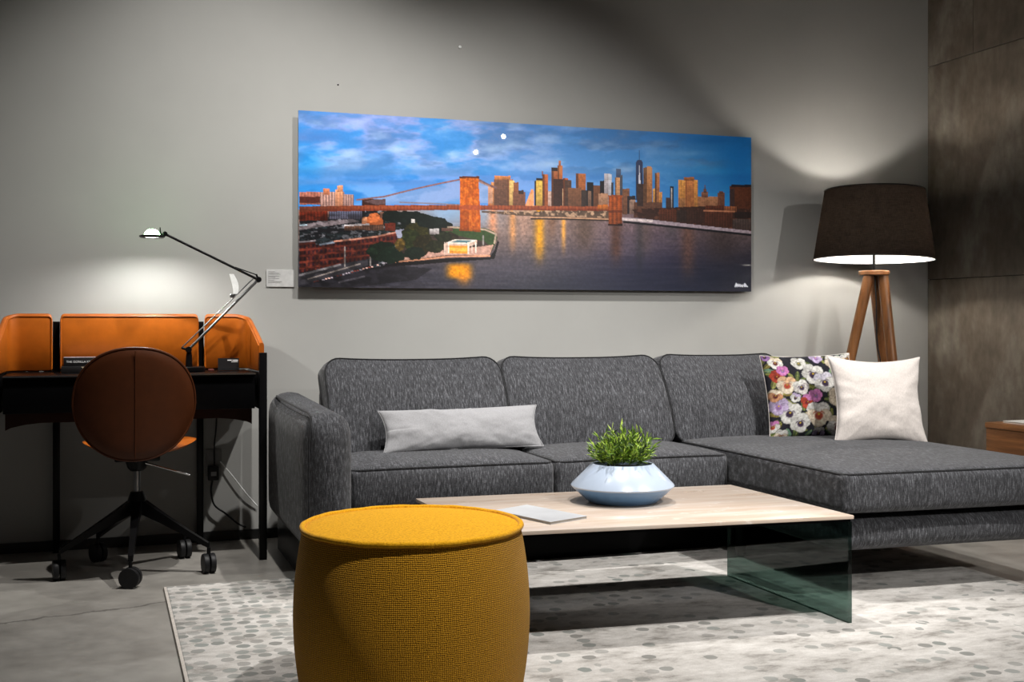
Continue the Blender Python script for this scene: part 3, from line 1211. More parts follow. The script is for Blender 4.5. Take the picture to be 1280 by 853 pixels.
ring = [Vector((PX + 0.268 * math.cos(a), PY + 0.268 * math.sin(a), 0.020)) for a in [2 * math.pi * k / 96 for k in range(96)]]
tube('piping', ring, 0.007, 'must_side', pf, 8, True)

# ================================================================== WALL PRINT
AX0, AX1, AZ0, AZ1 = 0.811, 3.095, 1.105, 1.886
AY = 5.14
art = root('wall_print', ((AX0 + AX1) / 2, AY, AZ0), 'wide glossy panoramic print of a bridge and city skyline at dusk above sofa', 'picture')
NX, NZ = 800, 276


def paint_art():
    xs = np.linspace(AX0, AX1, NX + 1)
    zs = np.linspace(AZ1, AZ0, NZ + 1)
    Xw, Zw = np.meshgrid(xs, zs, indexing='ij')
    # drawing units: the sheet is 566 units wide and about 222 (left end) to 192 (right end) tall
    k_ = 0.33216 * Xw + 4.84819
    X = 640 + 1450.0 * (0.94322 * Xw - 1.70731) / k_
    Y = 403 - 1450.0 * (Zw - 0.95) / k_
    p = Paint(X, Y)
    # ---- sky
    t = (X - 373) / 566
    f1 = fbm(X / 70, Y / 22 + 3, 5, 0.55)
    f2 = fbm(X / 34 + 9, Y / 13 + 5, 5, 0.55)
    top = np.stack([60 + 70 * np.exp(-((t - 0.28) / 0.3) ** 2) - 45 * sstep(0.75, 1, t), 118 + 28 * np.exp(-((t - 0.3) / 0.3) ** 2) - 22 * sstep(0.7, 1, t), 186 + 14 * np.exp(-((t - 0.25) / 0.25) ** 2) - 20 * sstep(0.6, 1, t)], -1)
    low = np.stack([95 + 25 * np.exp(-((t - 0.4) / 0.3) ** 2) - 60 * sstep(0.7, 1, t), 158 - 30 * sstep(0.65, 1, t), 214 - 30 * sstep(0.6, 1, t)], -1)
    k = sstep(150, 245, Y)[..., None]
    p.c = top * (1 - k) + low * k
    p.over(sstep(0.48, 0.62, f1) * 0.60 * sstep(232, 200, Y), (66, 104, 152))
    p.over(sstep(0.52, 0.36, f1) * 0.55 * sstep(0.05, 0.2, 0.45 - np.abs(t - 0.12)), (20, 124, 200))
    p.blob(388, 205, 26, 34, (0, 118, 198), 0.75)
    p.blob(398, 172, 55, 12, (92, 108, 168), 0.6)
    p.blob(455, 152, 70, 16, (138, 152, 208), 0.65)
    p.blob(470, 178, 60, 9, (70, 112, 170), 0.65)
    for (x, y, rx, ry, a) in ((438, 192, 22, 9, .75), (462, 198, 26, 8, .55), (495, 187, 20, 9, .8), (512, 196, 20, 7, .5), (563, 193, 16, 9, .95), (556, 200, 22, 7, .55), (620, 186, 28, 9, .5), (640, 180, 20, 7, .5), (690, 205, 30, 7, .55), (700, 200, 12, 6, .5), (780, 212, 22, 5, .6), (850, 205, 40, 8, .35), (870, 192, 40, 6, .3), (700, 176, 60, 8, .3)):
        p.blob(x, y, rx, ry, (160, 188, 220), a * 0.8)
    p.over(sstep(0.54, 0.74, f2) * 0.22 * sstep(0.62, 0.3, np.abs(t - 0.35)) * sstep(228, 205, Y), (186, 206, 230))
    p.over(sstep(0.56, 0.40, f2) * 0.35, (40, 112, 180))
    p.over(0.5 * np.exp(-((Y - 212 - 6 * f1) / 5.0) ** 2) * sstep(0.5, 0.3, t), (60, 118, 176))
    p.over(0.5 * np.exp(-((Y - 228) / 4.0) ** 2) * sstep(0.4, 0.2, t), (84, 128, 184))
    p.blob(925, 200, 40, 60, (0, 100, 170), 0.8)
    p.blob(890, 176, 45, 7, (10, 92, 160), 0.6)
    # ---- water
    hor = 262 + 4 * np.sin((X - 600) / 90) * 0
    wmask = sstep(hor - 0.5, hor + 0.5, Y)
    d = (Y - hor) / 100
    wn = fbm(X / 30, Y / 2.2, 4)
    wc = np.stack([142 - 76 * sstep(0.05, 0.9, d) - 34 * sstep(0.5, 0.9, t) + 26 * (wn - .5), 120 - 56 * sstep(0.05, 0.9, d) - 30 * sstep(0.5, 0.9, t) + 22 * (wn - .5), 112 - 38 * sstep(0.05, 0.9, d) - 24 * sstep(0.6, 1, t) + 18 * (wn - .5)], -1)
    p.c = p.c * (1 - wmask[..., None]) + wc * wmask[..., None]
    p.over(wmask * 0.55 * np.exp(-((X - 610) / 16) ** 2) * sstep(300, 262, Y), (150, 182, 214))
    p.over(wmask * 0.75 * np.exp(-((X - 560) / 40) ** 2) * sstep(300, 266, Y), (140, 180, 220))
    for (x, s, y1, c, a) in ((616, 6, 300, (214, 140, 96), .75), (641, 4, 312, (228, 160, 96), .7), (674.5, 4.2, 322, (238, 178, 30), 1.0), (674, 7, 330, (190, 130, 40), .5), (704.5, 2.6, 312, (236, 170, 80), .9), (655, 8, 306, (190, 150, 130), .5), (690, 6, 300, (120, 84, 60), .6),
                             (730, 14, 318, (84, 66, 54), .6), (770, 7, 330, (82, 50, 36), .7), (800, 5, 345, (40, 44, 52), .5), (806, 9, 320, (96, 80, 70), .4), (860, 9, 350, (104, 70, 54), .6), (900, 22, 330, (52, 42, 40), .5), (840, 9, 300, (60, 62, 66), .5)):
        p.over(wmask * a * np.exp(-((X - x) / s) ** 2) * sstep(y1 + 14, y1 - 26, Y) * (0.75 + 0.5 * wn), c)
    p.over(wmask * sstep(312, 365, Y) * 0.55 * sstep(0.35, 0.6, t), (44, 48, 60))
    p.over(wmask * 0.35 * np.exp(-((X - 640) / 60) ** 2) * np.exp(-((Y - 335) / 14) ** 2), (98, 92, 104))
    # ---- far skyline, left to right
    B = [(610, 622, 232, 262, (224, 146, 92), None), (614, 619, 228, 262, (232, 160, 104), None), (617, 640, 224, 262, (128, 92, 74), None), (618, 638, 220, 225, (230, 152, 92), None), (634, 641, 224, 262, (206, 138, 92), .3), (637, 643, 226, 262, (244, 206, 130), None), (642, 648, 228, 262, (150, 96, 66), None),
         (641, 657, 240, 262, (140, 94, 72), None), (648, 655, 238, 243, (70, 54, 54), None), (668, 671, 226, 262, (54, 40, 36), None), (670, 679, 226, 262, (240, 200, 96), None), (670, 678, 223, 226, (40, 32, 34), None), (678, 685, 218, 262, (198, 112, 62), .45), (677, 679, 214, 220, (150, 92, 62), None),
         (684, 690, 240, 262, (186, 110, 72), None), (685, 692, 239, 262, (222, 190, 176), None), (689, 698, 212, 262, (170, 100, 62), .35), (689, 697, 209.5, 214, (46, 36, 38), None), (697, 703, 207, 262, (202, 120, 66), .3), (698.5, 701, 201, 208, (196, 116, 70), None), (692, 704, 224, 264, (72, 46, 40), None), (703.5, 706, 236, 266, (240, 190, 150), None),
         (704, 710, 223, 266, (188, 102, 56), .3), (706, 714, 225, 266, (96, 70, 58), None), (720, 732, 217, 262, (192, 118, 70), .25), (710, 727, 235, 264, (138, 96, 70), None), (727, 735, 238, 264, (70, 58, 54), None), (733.5, 742, 228, 262, (30, 32, 40), None), (742, 752, 232, 264, (128, 86, 62), None), (735, 739, 239, 264, (140, 110, 92), None),
         (750, 760, 226, 262, (36, 36, 44), None), (755, 763, 217, 262, (196, 190, 196), None), (761, 764.5, 218, 262, (214, 216, 226), None), (764, 767, 228, 262, (70, 70, 80), None), (770, 776, 211, 262, (78, 92, 120), None), (769, 776, 222, 262, (222, 168, 122), .2), (775, 778.5, 219, 262, (92, 96, 108), None), (748, 760, 242, 262, (196, 152, 122), None),
         (778, 787, 236, 268, (140, 98, 74), None), (784, 794, 245, 268, (52, 48, 56), None), (787, 794, 250, 268, (168, 140, 124), None), (804, 815, 209.5, 268, (196, 142, 102), .55), (809, 814, 208, 262, (206, 146, 98), None), (816, 819, 236, 262, (236, 176, 100), None), (818.5, 824.5, 216, 264, (196, 134, 92), .3), (824, 828, 240, 264, (222, 160, 90), None),
         (792, 828, 253, 272, (112, 78, 62), None), (837.5, 842, 233, 262, (46, 52, 66), None), (838.5, 840, 235, 262, (206, 200, 200), None), (832, 838, 247, 262, (84, 70, 70), None), (848, 872, 225, 262, (232, 166, 92), None), (856, 868, 224, 262, (210, 138, 84), None), (855, 868, 221.5, 226, (196, 126, 76), None), (857.5, 859, 226, 262, (166, 104, 66), None), (848, 857, 248, 262, (176, 126, 84), None),
         (872, 900, 246, 266, (176, 126, 92), None), (877, 885, 240, 247, (150, 104, 82), None), (879, 883, 236, 241, (130, 92, 78), None), (880.5, 881.7, 231, 237, (120, 90, 80), None), (897, 906, 241, 266, (128, 84, 64), None), (899, 904, 239, 242, (120, 80, 64), None), (912, 945, 233, 268, (104, 58, 36), None), (914, 945, 231, 234, (44, 36, 44), None), (912, 918, 236, 266, (72, 52, 50), None)]
    for (x0, x1, y0, y1, c, sh) in B:
        p.tower(x0, x1, y0, y1, c, sh)
    p.poly([(656, 258), (664, 237), (667, 237), (668, 262), (656, 262)], (232, 158, 112))
    # tall glass tower with spire
    p.poly([(794.5, 250), (795, 203), (797, 200), (801.5, 200), (803.5, 203), (804, 250)], (52, 60, 88))
    p.poly([(797.5, 248), (799, 204), (802, 248)], (206, 204, 214))
    p.poly([(798.6, 201), (799, 186), (799.4, 201)], (46, 54, 76))
    p.rect(798.5, 188, 799.5, 201, (50, 58, 82))
    p.tower(796, 804, 230, 258, (78, 62, 60), None)
    # near right bank of dark blocks
    n3 = fbm(X / 4, Y / 4, 3)
    p.poly([(790, 262), (826, 260), (880, 258), (940, 262), (940, 292), (900, 288), (860, 281), (800, 274)], (62, 40, 34))
    p.over(p.mask([(790, 262), (826, 260), (940, 262), (940, 290), (800, 274)]) * sstep(0.5, 0.7, n3) * 0.6, (116, 74, 56))
    for (x0, x1, y0, y1, c) in ((824, 846, 262, 277, (104, 58, 40)), (846, 858, 263, 278, (60, 46, 42)), (858, 878, 263, 280, (72, 48, 40)), (881, 916, 263, 284, (92, 52, 38)), (882, 905, 257, 264, (104, 56, 38)), (905, 921, 258, 266, (158, 98, 64)), (918, 940, 265, 273, (48, 36, 34)), (916, 940, 274, 288, (88, 74, 70))):
        p.tower(x0, x1, y0, y1, c, None, 3.2, .35)
    p.line([(880, 263.5), (918, 264.5)], 1.0, (176, 120, 92))
    # riverside drive
    p.poly([(776, 272), (800, 273), (860, 280), (940, 289), (940, 294), (860, 285), (800, 278), (778, 276)], (156, 142, 150))
    p.line([(780, 277.5), (860, 285.5), (940, 294)], 1.8, (28, 26, 32))
    p.line([(776, 274), (815, 276.5)], 2.2, (204, 190, 190))
    # low far shore between the bridge piers
    p.poly([(602, 264), (640, 265), (690, 264), (770, 263), (770, 275), (700, 273), (640, 269), (602, 266)], (96, 78, 66))
    p.over(p.mask([(610, 263), (770, 262), (770, 273), (640, 268), (610, 266)]) * sstep(0.5, 0.65, n3), (176, 146, 122))
    p.line([(664, 272), (705, 272.5), (770, 274.5)], 1.2, (190, 150, 122))
    p.line([(664, 273.6), (705, 274), (770, 276)], 1.0, (44, 34, 30))
    # ---- left bank
    p.poly([(470, 262), (500, 265), (530, 267), (552, 274), (566, 280), (566, 300), (470, 300)], (22, 30, 24))
    p.poly([(560, 283), (606, 285), (618, 290), (622, 297), (616, 312), (570, 310), (548, 300)], (58, 78, 44))
    p.poly([(500, 300), (560, 292), (606, 302), (616, 312), (612, 320), (560, 322), (500, 328), (455, 330)], (70, 58, 52))
    p.poly([(530, 313), (596, 309), (617, 306), (612, 319), (560, 319), (500, 326), (468, 329), (500, 320)], (190, 152, 138))
    p.line([(455, 331), (500, 327.5), (560, 321), (612, 320)], 1.4, (206, 150, 120))
    p.poly([(450, 332), (560, 323), (612, 321.5), (618, 313), (622, 300), (624, 303), (618, 324), (560, 328), (500, 333), (440, 340)], (24, 20, 22))
    p.line([(560, 284), (606, 287), (620, 293), (618, 304)], 1.4, (172, 152, 136))
    p.poly([(374, 262), (470, 262), (470, 300), (490, 330), (440, 340), (374, 357)], (26, 26, 30))
    lb = p.mask([(374, 262), (500, 262), (505, 300), (490, 330), (440, 340), (374, 357)])
    p.over(lb * sstep(0.5, 0.62, fbm(X / 7, Y / 3, 4)) * .8, (52, 62, 66))
    p.over(lb * sstep(0.60, 0.68, fbm(X / 5 + 7, Y / 2.5, 4)) * .8, (150, 150, 158))
    # pale factory with clock tower
    p.tower(374, 402, 240, 256, (196, 128, 110), None, 4, .3)
    p.rect(374, 246, 400, 254, (86, 44, 36))
    p.tower(400, 430, 240, 272, (214, 172, 160), None, 3.6, .55)
    p.tower(404, 412, 235.5, 244, (224, 146, 108), None)
    p.tower(419, 429, 237, 258, (236, 170, 132), None, 4, .25)
    p.tower(422, 429, 232, 240, (238, 172, 132), None)
    p.tower(429, 442, 243, 272, (196, 160, 152), None, 3, .55)
    p.tower(374, 410, 264, 276, (128, 48, 28), None, 4, .4)
    p.tower(411, 452, 263, 274, (116, 122, 148), None, 3, .6)
    p.tower(452, 482, 249, 258, (74, 46, 40), None)
    # orange gable and neighbours
    p.poly([(452, 279), (453, 272), (461, 271), (462, 267.5), (471, 266), (479, 273), (479, 283), (452, 281)], (196, 112, 66))
    p.poly([(452, 279), (453, 272), (459, 271.5), (459, 280)], (214, 150, 112))
    p.tower(475, 485, 265, 273, (150, 110, 92), None)
    p.tower(481, 494, 279, 289, (122, 52, 36), None)
    p.tower(430, 480, 281, 288, (126, 92, 74), None, 3, .4)
    p.poly([(374, 282), (400, 277), (440, 274), (450, 277), (400, 284), (374, 288)], (150, 136, 140), .8)
    p.poly([(430, 281), (462, 279.5), (462, 281.5), (430, 283)], (206, 198, 200))
    p.poly([(374, 281), (384, 280), (384, 282), (374, 283)], (180, 200, 214))
    # red brick warehouse row
    p.poly([(374, 303), (393, 301), (395, 307), (418, 302), (470, 296), (498, 290), (498, 303), (470, 320), (455, 326), (374, 341)], (92, 42, 36))
    m = p.mask([(374, 303), (393, 301), (395, 307), (418, 302), (470, 296), (498, 290), (498, 303), (470, 320), (455, 326), (374, 341)])
    yy = Y + (X - 374) * 0.10
    p.over(m * ((np.sin(X * 2 * math.pi / 5.2) > 0.0) & (np.sin(yy * 2 * math.pi / 7.5) > -0.2)) * .75, (40, 26, 38))
    p.over(m * (np.sin(yy * 2 * math.pi / 7.5) < -0.7) * .4, (140, 66, 48))
    p.over(m * sstep(0.55, 0.7, n3) * .3, (160, 84, 58))
    p.line([(374, 303), (394, 301)], 1.2, (170, 160, 166))
    p.line([(400, 306), (418, 303)], 1.6, (150, 160, 176))
    p.line([(418, 302), (470, 296), (498, 290)], 1.3, (196, 140, 120))
    p.poly([(494, 288), (508, 286), (505, 297), (497, 298)], (150, 152, 170))
    # street with parked cars
    p.poly([(374, 343), (424, 330), (460, 324), (460, 332), (420, 345), (380, 356), (374, 356)], (62, 60, 66))
    p.line([(374, 344.5), (425, 331)], 1.8, (128, 124, 128))
    p.line([(385, 349), (450, 330)], 0.8, (150, 140, 136))
    rc = random.Random(3)
    for i in range(26):
        x = 392 + i * 3.6
        p.rect(x, 352 - (x - 392) * .27, x + 2.6, 353.6 - (x - 392) * .27, rc.choice([(220, 180, 170), (120, 60, 50), (30, 28, 34), (170, 160, 170)]))
    p.poly([(374, 357), (420, 347), (470, 334), (500, 332), (540, 336), (520, 350), (440, 360), (374, 362)], (38, 36, 42), .8)
    p.line([(424, 353), (455, 346)], 1.6, (92, 88, 96))
    for (x, y0, y1) in ((431, 309, 333), (463, 322, 332), (559, 298, 307), (604, 295, 306)):
        p.line([(x, y0), (x, y1)], 1.0, (150, 142, 140))
    # trees
    for (x, y, rx, ry, c) in ((478, 314, 20, 12, (26, 40, 28)), (490, 320, 16, 9, (22, 36, 26)), (521, 295, 17, 20, (54, 52, 26)), (513, 300, 12, 14, (40, 46, 24)), (530, 306, 14, 12, (46, 42, 24)), (517, 317, 13, 8, (24, 34, 26)), (545, 308, 12, 8, (40, 42, 26)), (500, 306, 7, 8, (86, 70, 34)), (560, 298, 12, 7, (44, 38, 28)), (553, 296, 10, 6, (36, 40, 26)), (490, 270, 12, 7, (20, 28, 24)), (510, 272, 22, 8, (20, 28, 24)), (540, 278, 20, 7, (22, 30, 26))):
        dd = np.hypot((X - x) / rx, (Y - y) / ry) + 0.5 * (fbm(X / 5, Y / 5, 3) - 0.5)
        p.over((dd < 1).astype(float), c)
        p.over((dd < 0.9) * sstep(0.5, 0.66, fbm(X / 3, Y / 3, 2)) * .5, tuple(v * 1.6 for v in c))
    p.rect(514, 274, 519, 279, (232, 226, 222))
    p.tower(537, 549, 286, 293, (200, 196, 196), None, 4, .1)
    p.tower(552, 566, 285, 289, (120, 88, 76), None)
    # glass pavilion
    p.poly([(555, 305), (567, 300), (596, 300), (596, 305), (587, 308), (587, 317), (555, 318)], (206, 176, 160))
    p.poly([(556, 304), (568, 299.5), (596, 300), (586, 305)], (226, 216, 206))
    p.poly([(564, 303), (571, 300.5), (590, 301), (584, 304)], (96, 126, 132))
    p.rect(560, 307, 585, 317, (228, 150, 62))
    p.rect(561, 310, 584, 314, (246, 196, 96), .6)
    for x in (556, 561, 585.5, 590, 595):
        p.rect(x - .7, 303, x + .7, 317, (232, 214, 200))
    p.over(np.exp(-((X - 574) / 15) ** 4) * np.exp(-((Y - 339) / 9) ** 4) * 1.0 * (Y > 328), (226, 148, 20))
    p.over(np.exp(-((X - 580) / 8) ** 2) * np.exp(-((Y - 346) / 9) ** 2) * .7, (232, 146, 40))
    # ---- bridge
    p.line([(446, 250), (480, 246), (520, 236), (550, 229.5), (575, 224.5)], 1.1, (140, 98, 90))
    p.over(p.mask([(455, 252), (575, 226), (575, 254), (470, 256)]) * .30, (176, 164, 176))
    p.over(p.mask([(598, 226), (616, 236), (616, 254), (598, 254)]) * .35, (186, 176, 186))
    p.line([(598, 224.5), (608, 230), (620, 235)], 1.6, (120, 92, 92))
    p.line([(598, 226.5), (612, 233)], 1.0, (150, 120, 112))
    p.line([(500, 253), (540, 254.5), (575, 256)], .8, (130, 120, 130))
    p.poly([(374, 258.5), (440, 257), (500, 256.5), (575, 256.5), (640, 257), (720, 258), (766, 258.5), (766, 264), (700, 263.5), (640, 262.5), (575, 262.5), (500, 263), (374, 265)], (150, 80, 50))
    dk = p.mask([(374, 258), (575, 256), (766, 258), (766, 264), (575, 262.5), (374, 265)])
    p.over(dk * (Y > 261.0) * .55, (112, 48, 30))
    p.over(dk * (np.sin(X * 2 * math.pi / 4.2) > 0.3) * .22, (80, 36, 26))
    p.over(dk * sstep(470, 400, X) * .45, (70, 38, 32))
    p.poly([(575, 222), (598, 222), (599, 240), (600, 262), (601, 290), (574.5, 289), (575, 262), (574.6, 240)], (190, 100, 30))
    tw = p.mask([(575, 222), (598, 222), (599, 240), (601, 290), (574.5, 289)])
    p.over(tw * (np.abs(X - 580) < 0.9) * .3, (120, 52, 14))
    p.over(tw * (np.abs(X - 591) < 0.9) * .3, (120, 52, 14))
    p.over(tw * sstep(0.45, 0.65, fbm(X / 2, Y / 5, 3)) * .35, (236, 148, 60))
    p.over(tw * sstep(0.55, 0.40, fbm(X / 3, Y / 4 + 8, 3)) * .4, (150, 66, 18))
    p.over(tw * ((Y > 263) & (X < 586)) * .4, (120, 52, 18))
    p.rect(574, 220.5, 599, 223, (96, 52, 32))
    p.rect(574.5, 256.5, 601, 262.5, (168, 84, 48))
    p.over(tw * sstep(284, 290, Y) * .5, (80, 44, 20))
    # far tower
    p.tower(761, 777.5, 245, 281, (186, 96, 46), None, 5.2, .35)
    p.rect(760, 244, 778, 246, (150, 80, 44))
    p.rect(761, 263, 778, 266, (110, 56, 34))
    p.rect(760, 280, 778, 282.5, (46, 26, 22))
    p.tower(747.5, 760, 256, 262, (206, 122, 54), None, 4, .1)
    # signature
    sg = [(919, 358.5), (920.3, 354.5), (921.2, 358.5), (922.6, 355.6), (923.6, 358.2), (925, 356), (926, 358.4), (927.6, 356.4), (928.4, 358.5)]
    p.line(sg, .8, (214, 216, 224))
    p.line([(929.8, 357), (931, 354.8), (932.6, 356.6), (931, 358.4), (929.8, 357), (933, 358), (934.2, 358.4)], .8, (214, 216, 224))
    # fine grain so flat patches do not look painted
    low_ = sstep(214, 222, Y)
    g_ = 1.0 + 0.16 * low_
    p.c = 255.0 * (np.clip(p.c, 0, 255) / 255.0) ** g_[..., None]
    land = sstep(0.42, 0.05, (X - 374) / 566) * sstep(264, 270, Y) * (p.c.sum(-1) > 60)
    p.c *= (1 - 0.42 * land * sstep(0.35, 0.62, fbm(X / 9 + 3, Y / 4, 4)))[..., None]
    warm = np.clip((p.c[..., 0] - p.c[..., 2] + 30) / 40, 0, 1)
    p.c *= (1 + (0.03 + 0.30 * low_ * warm) * (fbm(X / 2.2, Y / 2.2, 3) - 0.5) * 1.4)[..., None]
    return p.linear(1.0), Xw, Zw


ART_GAIN = 1.25
cols, Xw, Zw = paint_art()
cols = np.clip(cols * ART_GAIN, 0, 0.9)
gi = np.arange((NX + 1) * (NZ + 1)).reshape(NX + 1, NZ + 1)
quads = np.stack([gi[:-1, :-1], gi[:-1, 1:], gi[1:, 1:], gi[1:, :-1]], -1).reshape(-1, 4)
me = bpy.data.meshes.new('print_face')
co = np.zeros(((NX + 1) * (NZ + 1), 3), np.float32)
co[:, 0] = Xw.ravel() - (AX0 + AX1) / 2
co[:, 1] = 0.0
co[:, 2] = Zw.ravel() - AZ0
me.vertices.add(len(co))
me.vertices.foreach_set('co', co.ravel())
me.loops.add(quads.size)
me.loops.foreach_set('vertex_index', quads.ravel().astype(np.int32))
me.polygons.add(len(quads))
me.polygons.foreach_set('loop_start', np.arange(0, quads.size, 4, dtype=np.int32))
me.update(calc_edges=True)
me.materials.append(MAT['art'])
set_print(me, cols.reshape(-1, 3))
pfobj = bpy.data.objects.new('print_face', me)
COL.objects.link(pfobj)
pfobj.parent = art
box('backing_panel', AX0, AX1, AY + 0.0006, AY + 0.008, AZ0, AZ1, 'art_edge', art)
box('hanging_rail', AX0 + 0.12, AX1 - 0.12, AY + 0.008, WY - 0.0005, AZ1 - 0.12, AZ1 - 0.08, 'steel', art)
box('hanging_rail', AX0 + 0.12, AX1 - 0.12, AY + 0.008, WY - 0.0005, AZ0 + 0.08, AZ0 + 0.12, 'steel', art)

# caption card beside the print
cap = root('caption_card', (0.737, WY, 1.106), 'small white printed caption card on the wall beside the print', 'sign')
box('card', 0.676, 0.798, WY - 0.006, WY - 0.0003, 1.106, 1.182, plain('caption_paper', (0.44, 0.44, 0.435), 0.7), cap, 0.0008, 1)
for (z, x1) in ((1.1725, .713), (1.1660, .732), (1.1610, .738), (1.1530, .732), (1.1485, .716), (1.1420, .732), (1.1345, .708), (1.1290, .744), (1.1235, .736)):
    box('text_line', 0.685, x1, WY - 0.0068, WY - 0.0060, z, z + 0.0016, 'ink', cap)

# two small screw heads left in the plaster
for (px_, pz_, r_, lab) in ((1.567, 2.233, 0.0075, 'small white screw head in the wall above the print'), (0.994, 2.02, 0.004, 'tiny dark screw head in the wall above the print near its corner')):
    s = lathe('wall_screw', [(r_, 0.0003), (r_ * 0.9, 0.004), (r_ * 0.3, 0.0055), (0, 0.0056)], 'white_plastic' if r_ > .005 else 'steel', None, (px_, WY, pz_), 16, axis=(0, -1, 0))
    tag(s, lab, 'screw')

# ================================================================== DESK
DX0, DX1, DY0, DY1, DT = -0.385, 0.602, 4.705, 5.12, 0.748
dk = root('desk', ((DX0 + DX1) / 2, (DY0 + DY1) / 2, 0), 'black writing desk with orange leather privacy screens against the wall', 'desk')
box('desktop', DX0 + 0.03, DX1 - 0.03, DY0, DY1, DT - 0.012, DT, 'black_lacquer', dk, 0.002, 2)
box('front_trim', DX0 + 0.03, DX1 - 0.03, DY0 - 0.004, DY0 - 0.0002, DT - 0.006, DT + 0.0005, 'steel', dk)
box('drawer_box', DX0 + 0.03, DX1 - 0.03, DY0 + 0.012, DY1, 0.605, DT - 0.0125, 'black_lacquer', dk, 0.003, 2)
# leather tray slung under the drawers: curved flanks
tv, tf = [], []
xs_ = [DX0 + 0.031, DX0 + 0.05, DX0 + 0.10, DX0 + 0.16, DX1 - 0.16, DX1 - 0.10, DX1 - 0.05, DX1 - 0.031]
zs_ = [0.535, 0.545, 0.556, 0.562, 0.562, 0.556, 0.545, 0.535]
for x, z in zip(xs_, zs_):
    tv += [(x, DY0 + 0.11, 0.6045), (x, DY1 - 0.01, 0.6045), (x, DY1 - 0.01, z), (x, DY0 + 0.11, z)]
for i in range(len(xs_) - 1):
    a, c = i * 4, i * 4 + 4
    for k in range(4):
        k2 = (k + 1) % 4
        tf.append([a + k, a + k2, c + k2, c + k])
tf += [[3, 2, 1, 0], [len(tv) - 4, len(tv) - 3, len(tv) - 2, len(tv) - 1]]
mesh('leather_tray', tv, tf, plain('tray_leather', (0.022, 0.006, 0.003), 0.6, 0, 0.2), dk)
for x in (DX0, DX1):
    s = 1 if x == DX1 else -1
    lg = box('leg', x - 0.015, x + 0.015, DY0 - 0.006, DY0 + 0.024, 0.0, 0.828, 'black_metal', dk, 0.002, 2)
    box('side_rail', x - 0.012, x + 0.012, DY0 + 0.0245, DY1 + 0.02, 0.60, DT - 0.002, 'black_metal', dk, 0.002, 2)
for x in (-0.183, 0.390):
    lg = box('leg', x - 0.0135, x + 0.0135, DY1 - 0.005, DY1 + 0.03, 0.0, 0.953, 'black_metal', dk, 0.002, 2)
    lathe('bolt', [(0.006, 0), (0.006, 0.002), (0.004, 0.004), (0, 0.0042)], 'chrome', lg, (x, DY1 - 0.0055, 0.572), 14, axis=(0, -1, 0))


def screen_panel(path, ztop, zbot=0.752, th=0.020, n_inner='left'):
    """leather screen swept along a plan path; ztop gives height per point; edges rounded"""
    path = [Vector((p[0], p[1], 0)) for p in path]
    n = len(path)
    nor = []
    for i in range(n):
        d = path[min(i + 1, n - 1)] - path[max(i - 1, 0)]
        d.normalize()
        nor.append(Vector((d.y, -d.x, 0)))
    vs_, fs = [], []
    for i in range(n):
        zt = ztop[i]
        sec = [(0.3, zbot), (0.5, zbot + 0.004), (0.5, zt - 0.010), (0.42, zt - 0.004), (0.25, zt), (-0.25, zt), (-0.42, zt - 0.004), (-0.5, zt - 0.010), (-0.5, zbot + 0.004), (-0.3, zbot)]
        for o_, z in sec:
            pp = path[i] + nor[i] * th * o_
            vs_.append((pp.x, pp.y, z))
    m = 10
    for i in range(n - 1):
        for k in range(m):
            k2 = (k + 1) % m
            fs.append([i * m + k, i * m + k2, (i + 1) * m + k2, (i + 1) * m + k])
    fs.append(list(range(m))[::-1])
    fs.append([(n - 1) * m + k for k in range(m)])
    o = autosmooth(mesh('leather_screen', vs_, fs, 'leather', dk, True), 50)
    # stitched rolled edge on the front face
    inset = [path[i] + nor[i] * (th * 0.5 + 0.0005) for i in range(n)]
    top_ = [Vector((p.x, p.y, ztop[i] - 0.011)) for i, p in enumerate(inset)]
    loop = [Vector((top_[0].x, top_[0].y, zbot + 0.006))] + top_ + [Vector((top_[-1].x, top_[-1].y, zbot + 0.006))]
    tube('rolled_edge', loop, 0.0035, 'leather', o, 6)
    return o


def rounded_top(xs, z, r):
    n = len(xs)
    L = [0]
    for i in range(1, n):
        L.append(L[-1] + (Vector(xs[i]) - Vector(xs[i - 1])).length)
    out = []
    for s in L:
        e = min(s, L[-1] - s)
        out.append(z - (r - math.sqrt(max(0, r * r - (r - e) ** 2)) if e < r else 0))
    return out


SY = 5.085
c = [(-0.164 + i * (0.541) / 24, SY) for i in range(25)]
c = [(-0.164, SY), (-0.1625, SY), (-0.160, SY), (-0.156, SY), (-0.150, SY)] + c[1:-1] + [(0.363, SY), (0.369, SY), (0.373, SY), (0.3755, SY), (0.377, SY)]
screen_panel(c, rounded_top(c, 0.985, 0.014))


def wing(sgn, ax, ex):
    """returns towards the front round a rounded corner"""
    pts = [(ax, SY), (ax + sgn * 0.0015, SY), (ax + sgn * 0.004, SY), (ax + sgn * 0.008, SY), (ax + sgn * 0.014, SY)]
    cxn = ex - sgn * 0.055
    for i in range(1, 7):
        pts.append((ax + sgn * 0.014 + (cxn - ax - sgn * 0.014) * i / 6, SY))
    for k in range(1, 9):
        a = math.radians(90 * k / 8)
        pts.append((cxn + sgn * 0.055 * math.sin(a), SY - 0.055 + 0.055 * math.cos(a)))
    for i in range(1, 11):
        f = i / 10
        pts.append((ex + sgn * 0.012 * f, SY - 0.055 - (SY - 0.055 - DY0 - 0.032) * f))
    L = [0]
    for i in range(1, len(pts)):
        L.append(L[-1] + (Vector(pts[i]) - Vector(pts[i - 1])).length)
    zt = []
    for i, s in enumerate(L):
        z = 0.985
        f = max(0, (s - 0.13) / (L[-1] - 0.13))
        z -= 0.118 * f ** 1.15
        r = 0.014
        if s < r:
            z -= r - math.sqrt(max(0, r * r - (r - s) ** 2))
        zt.append(z)
    return pts, zt


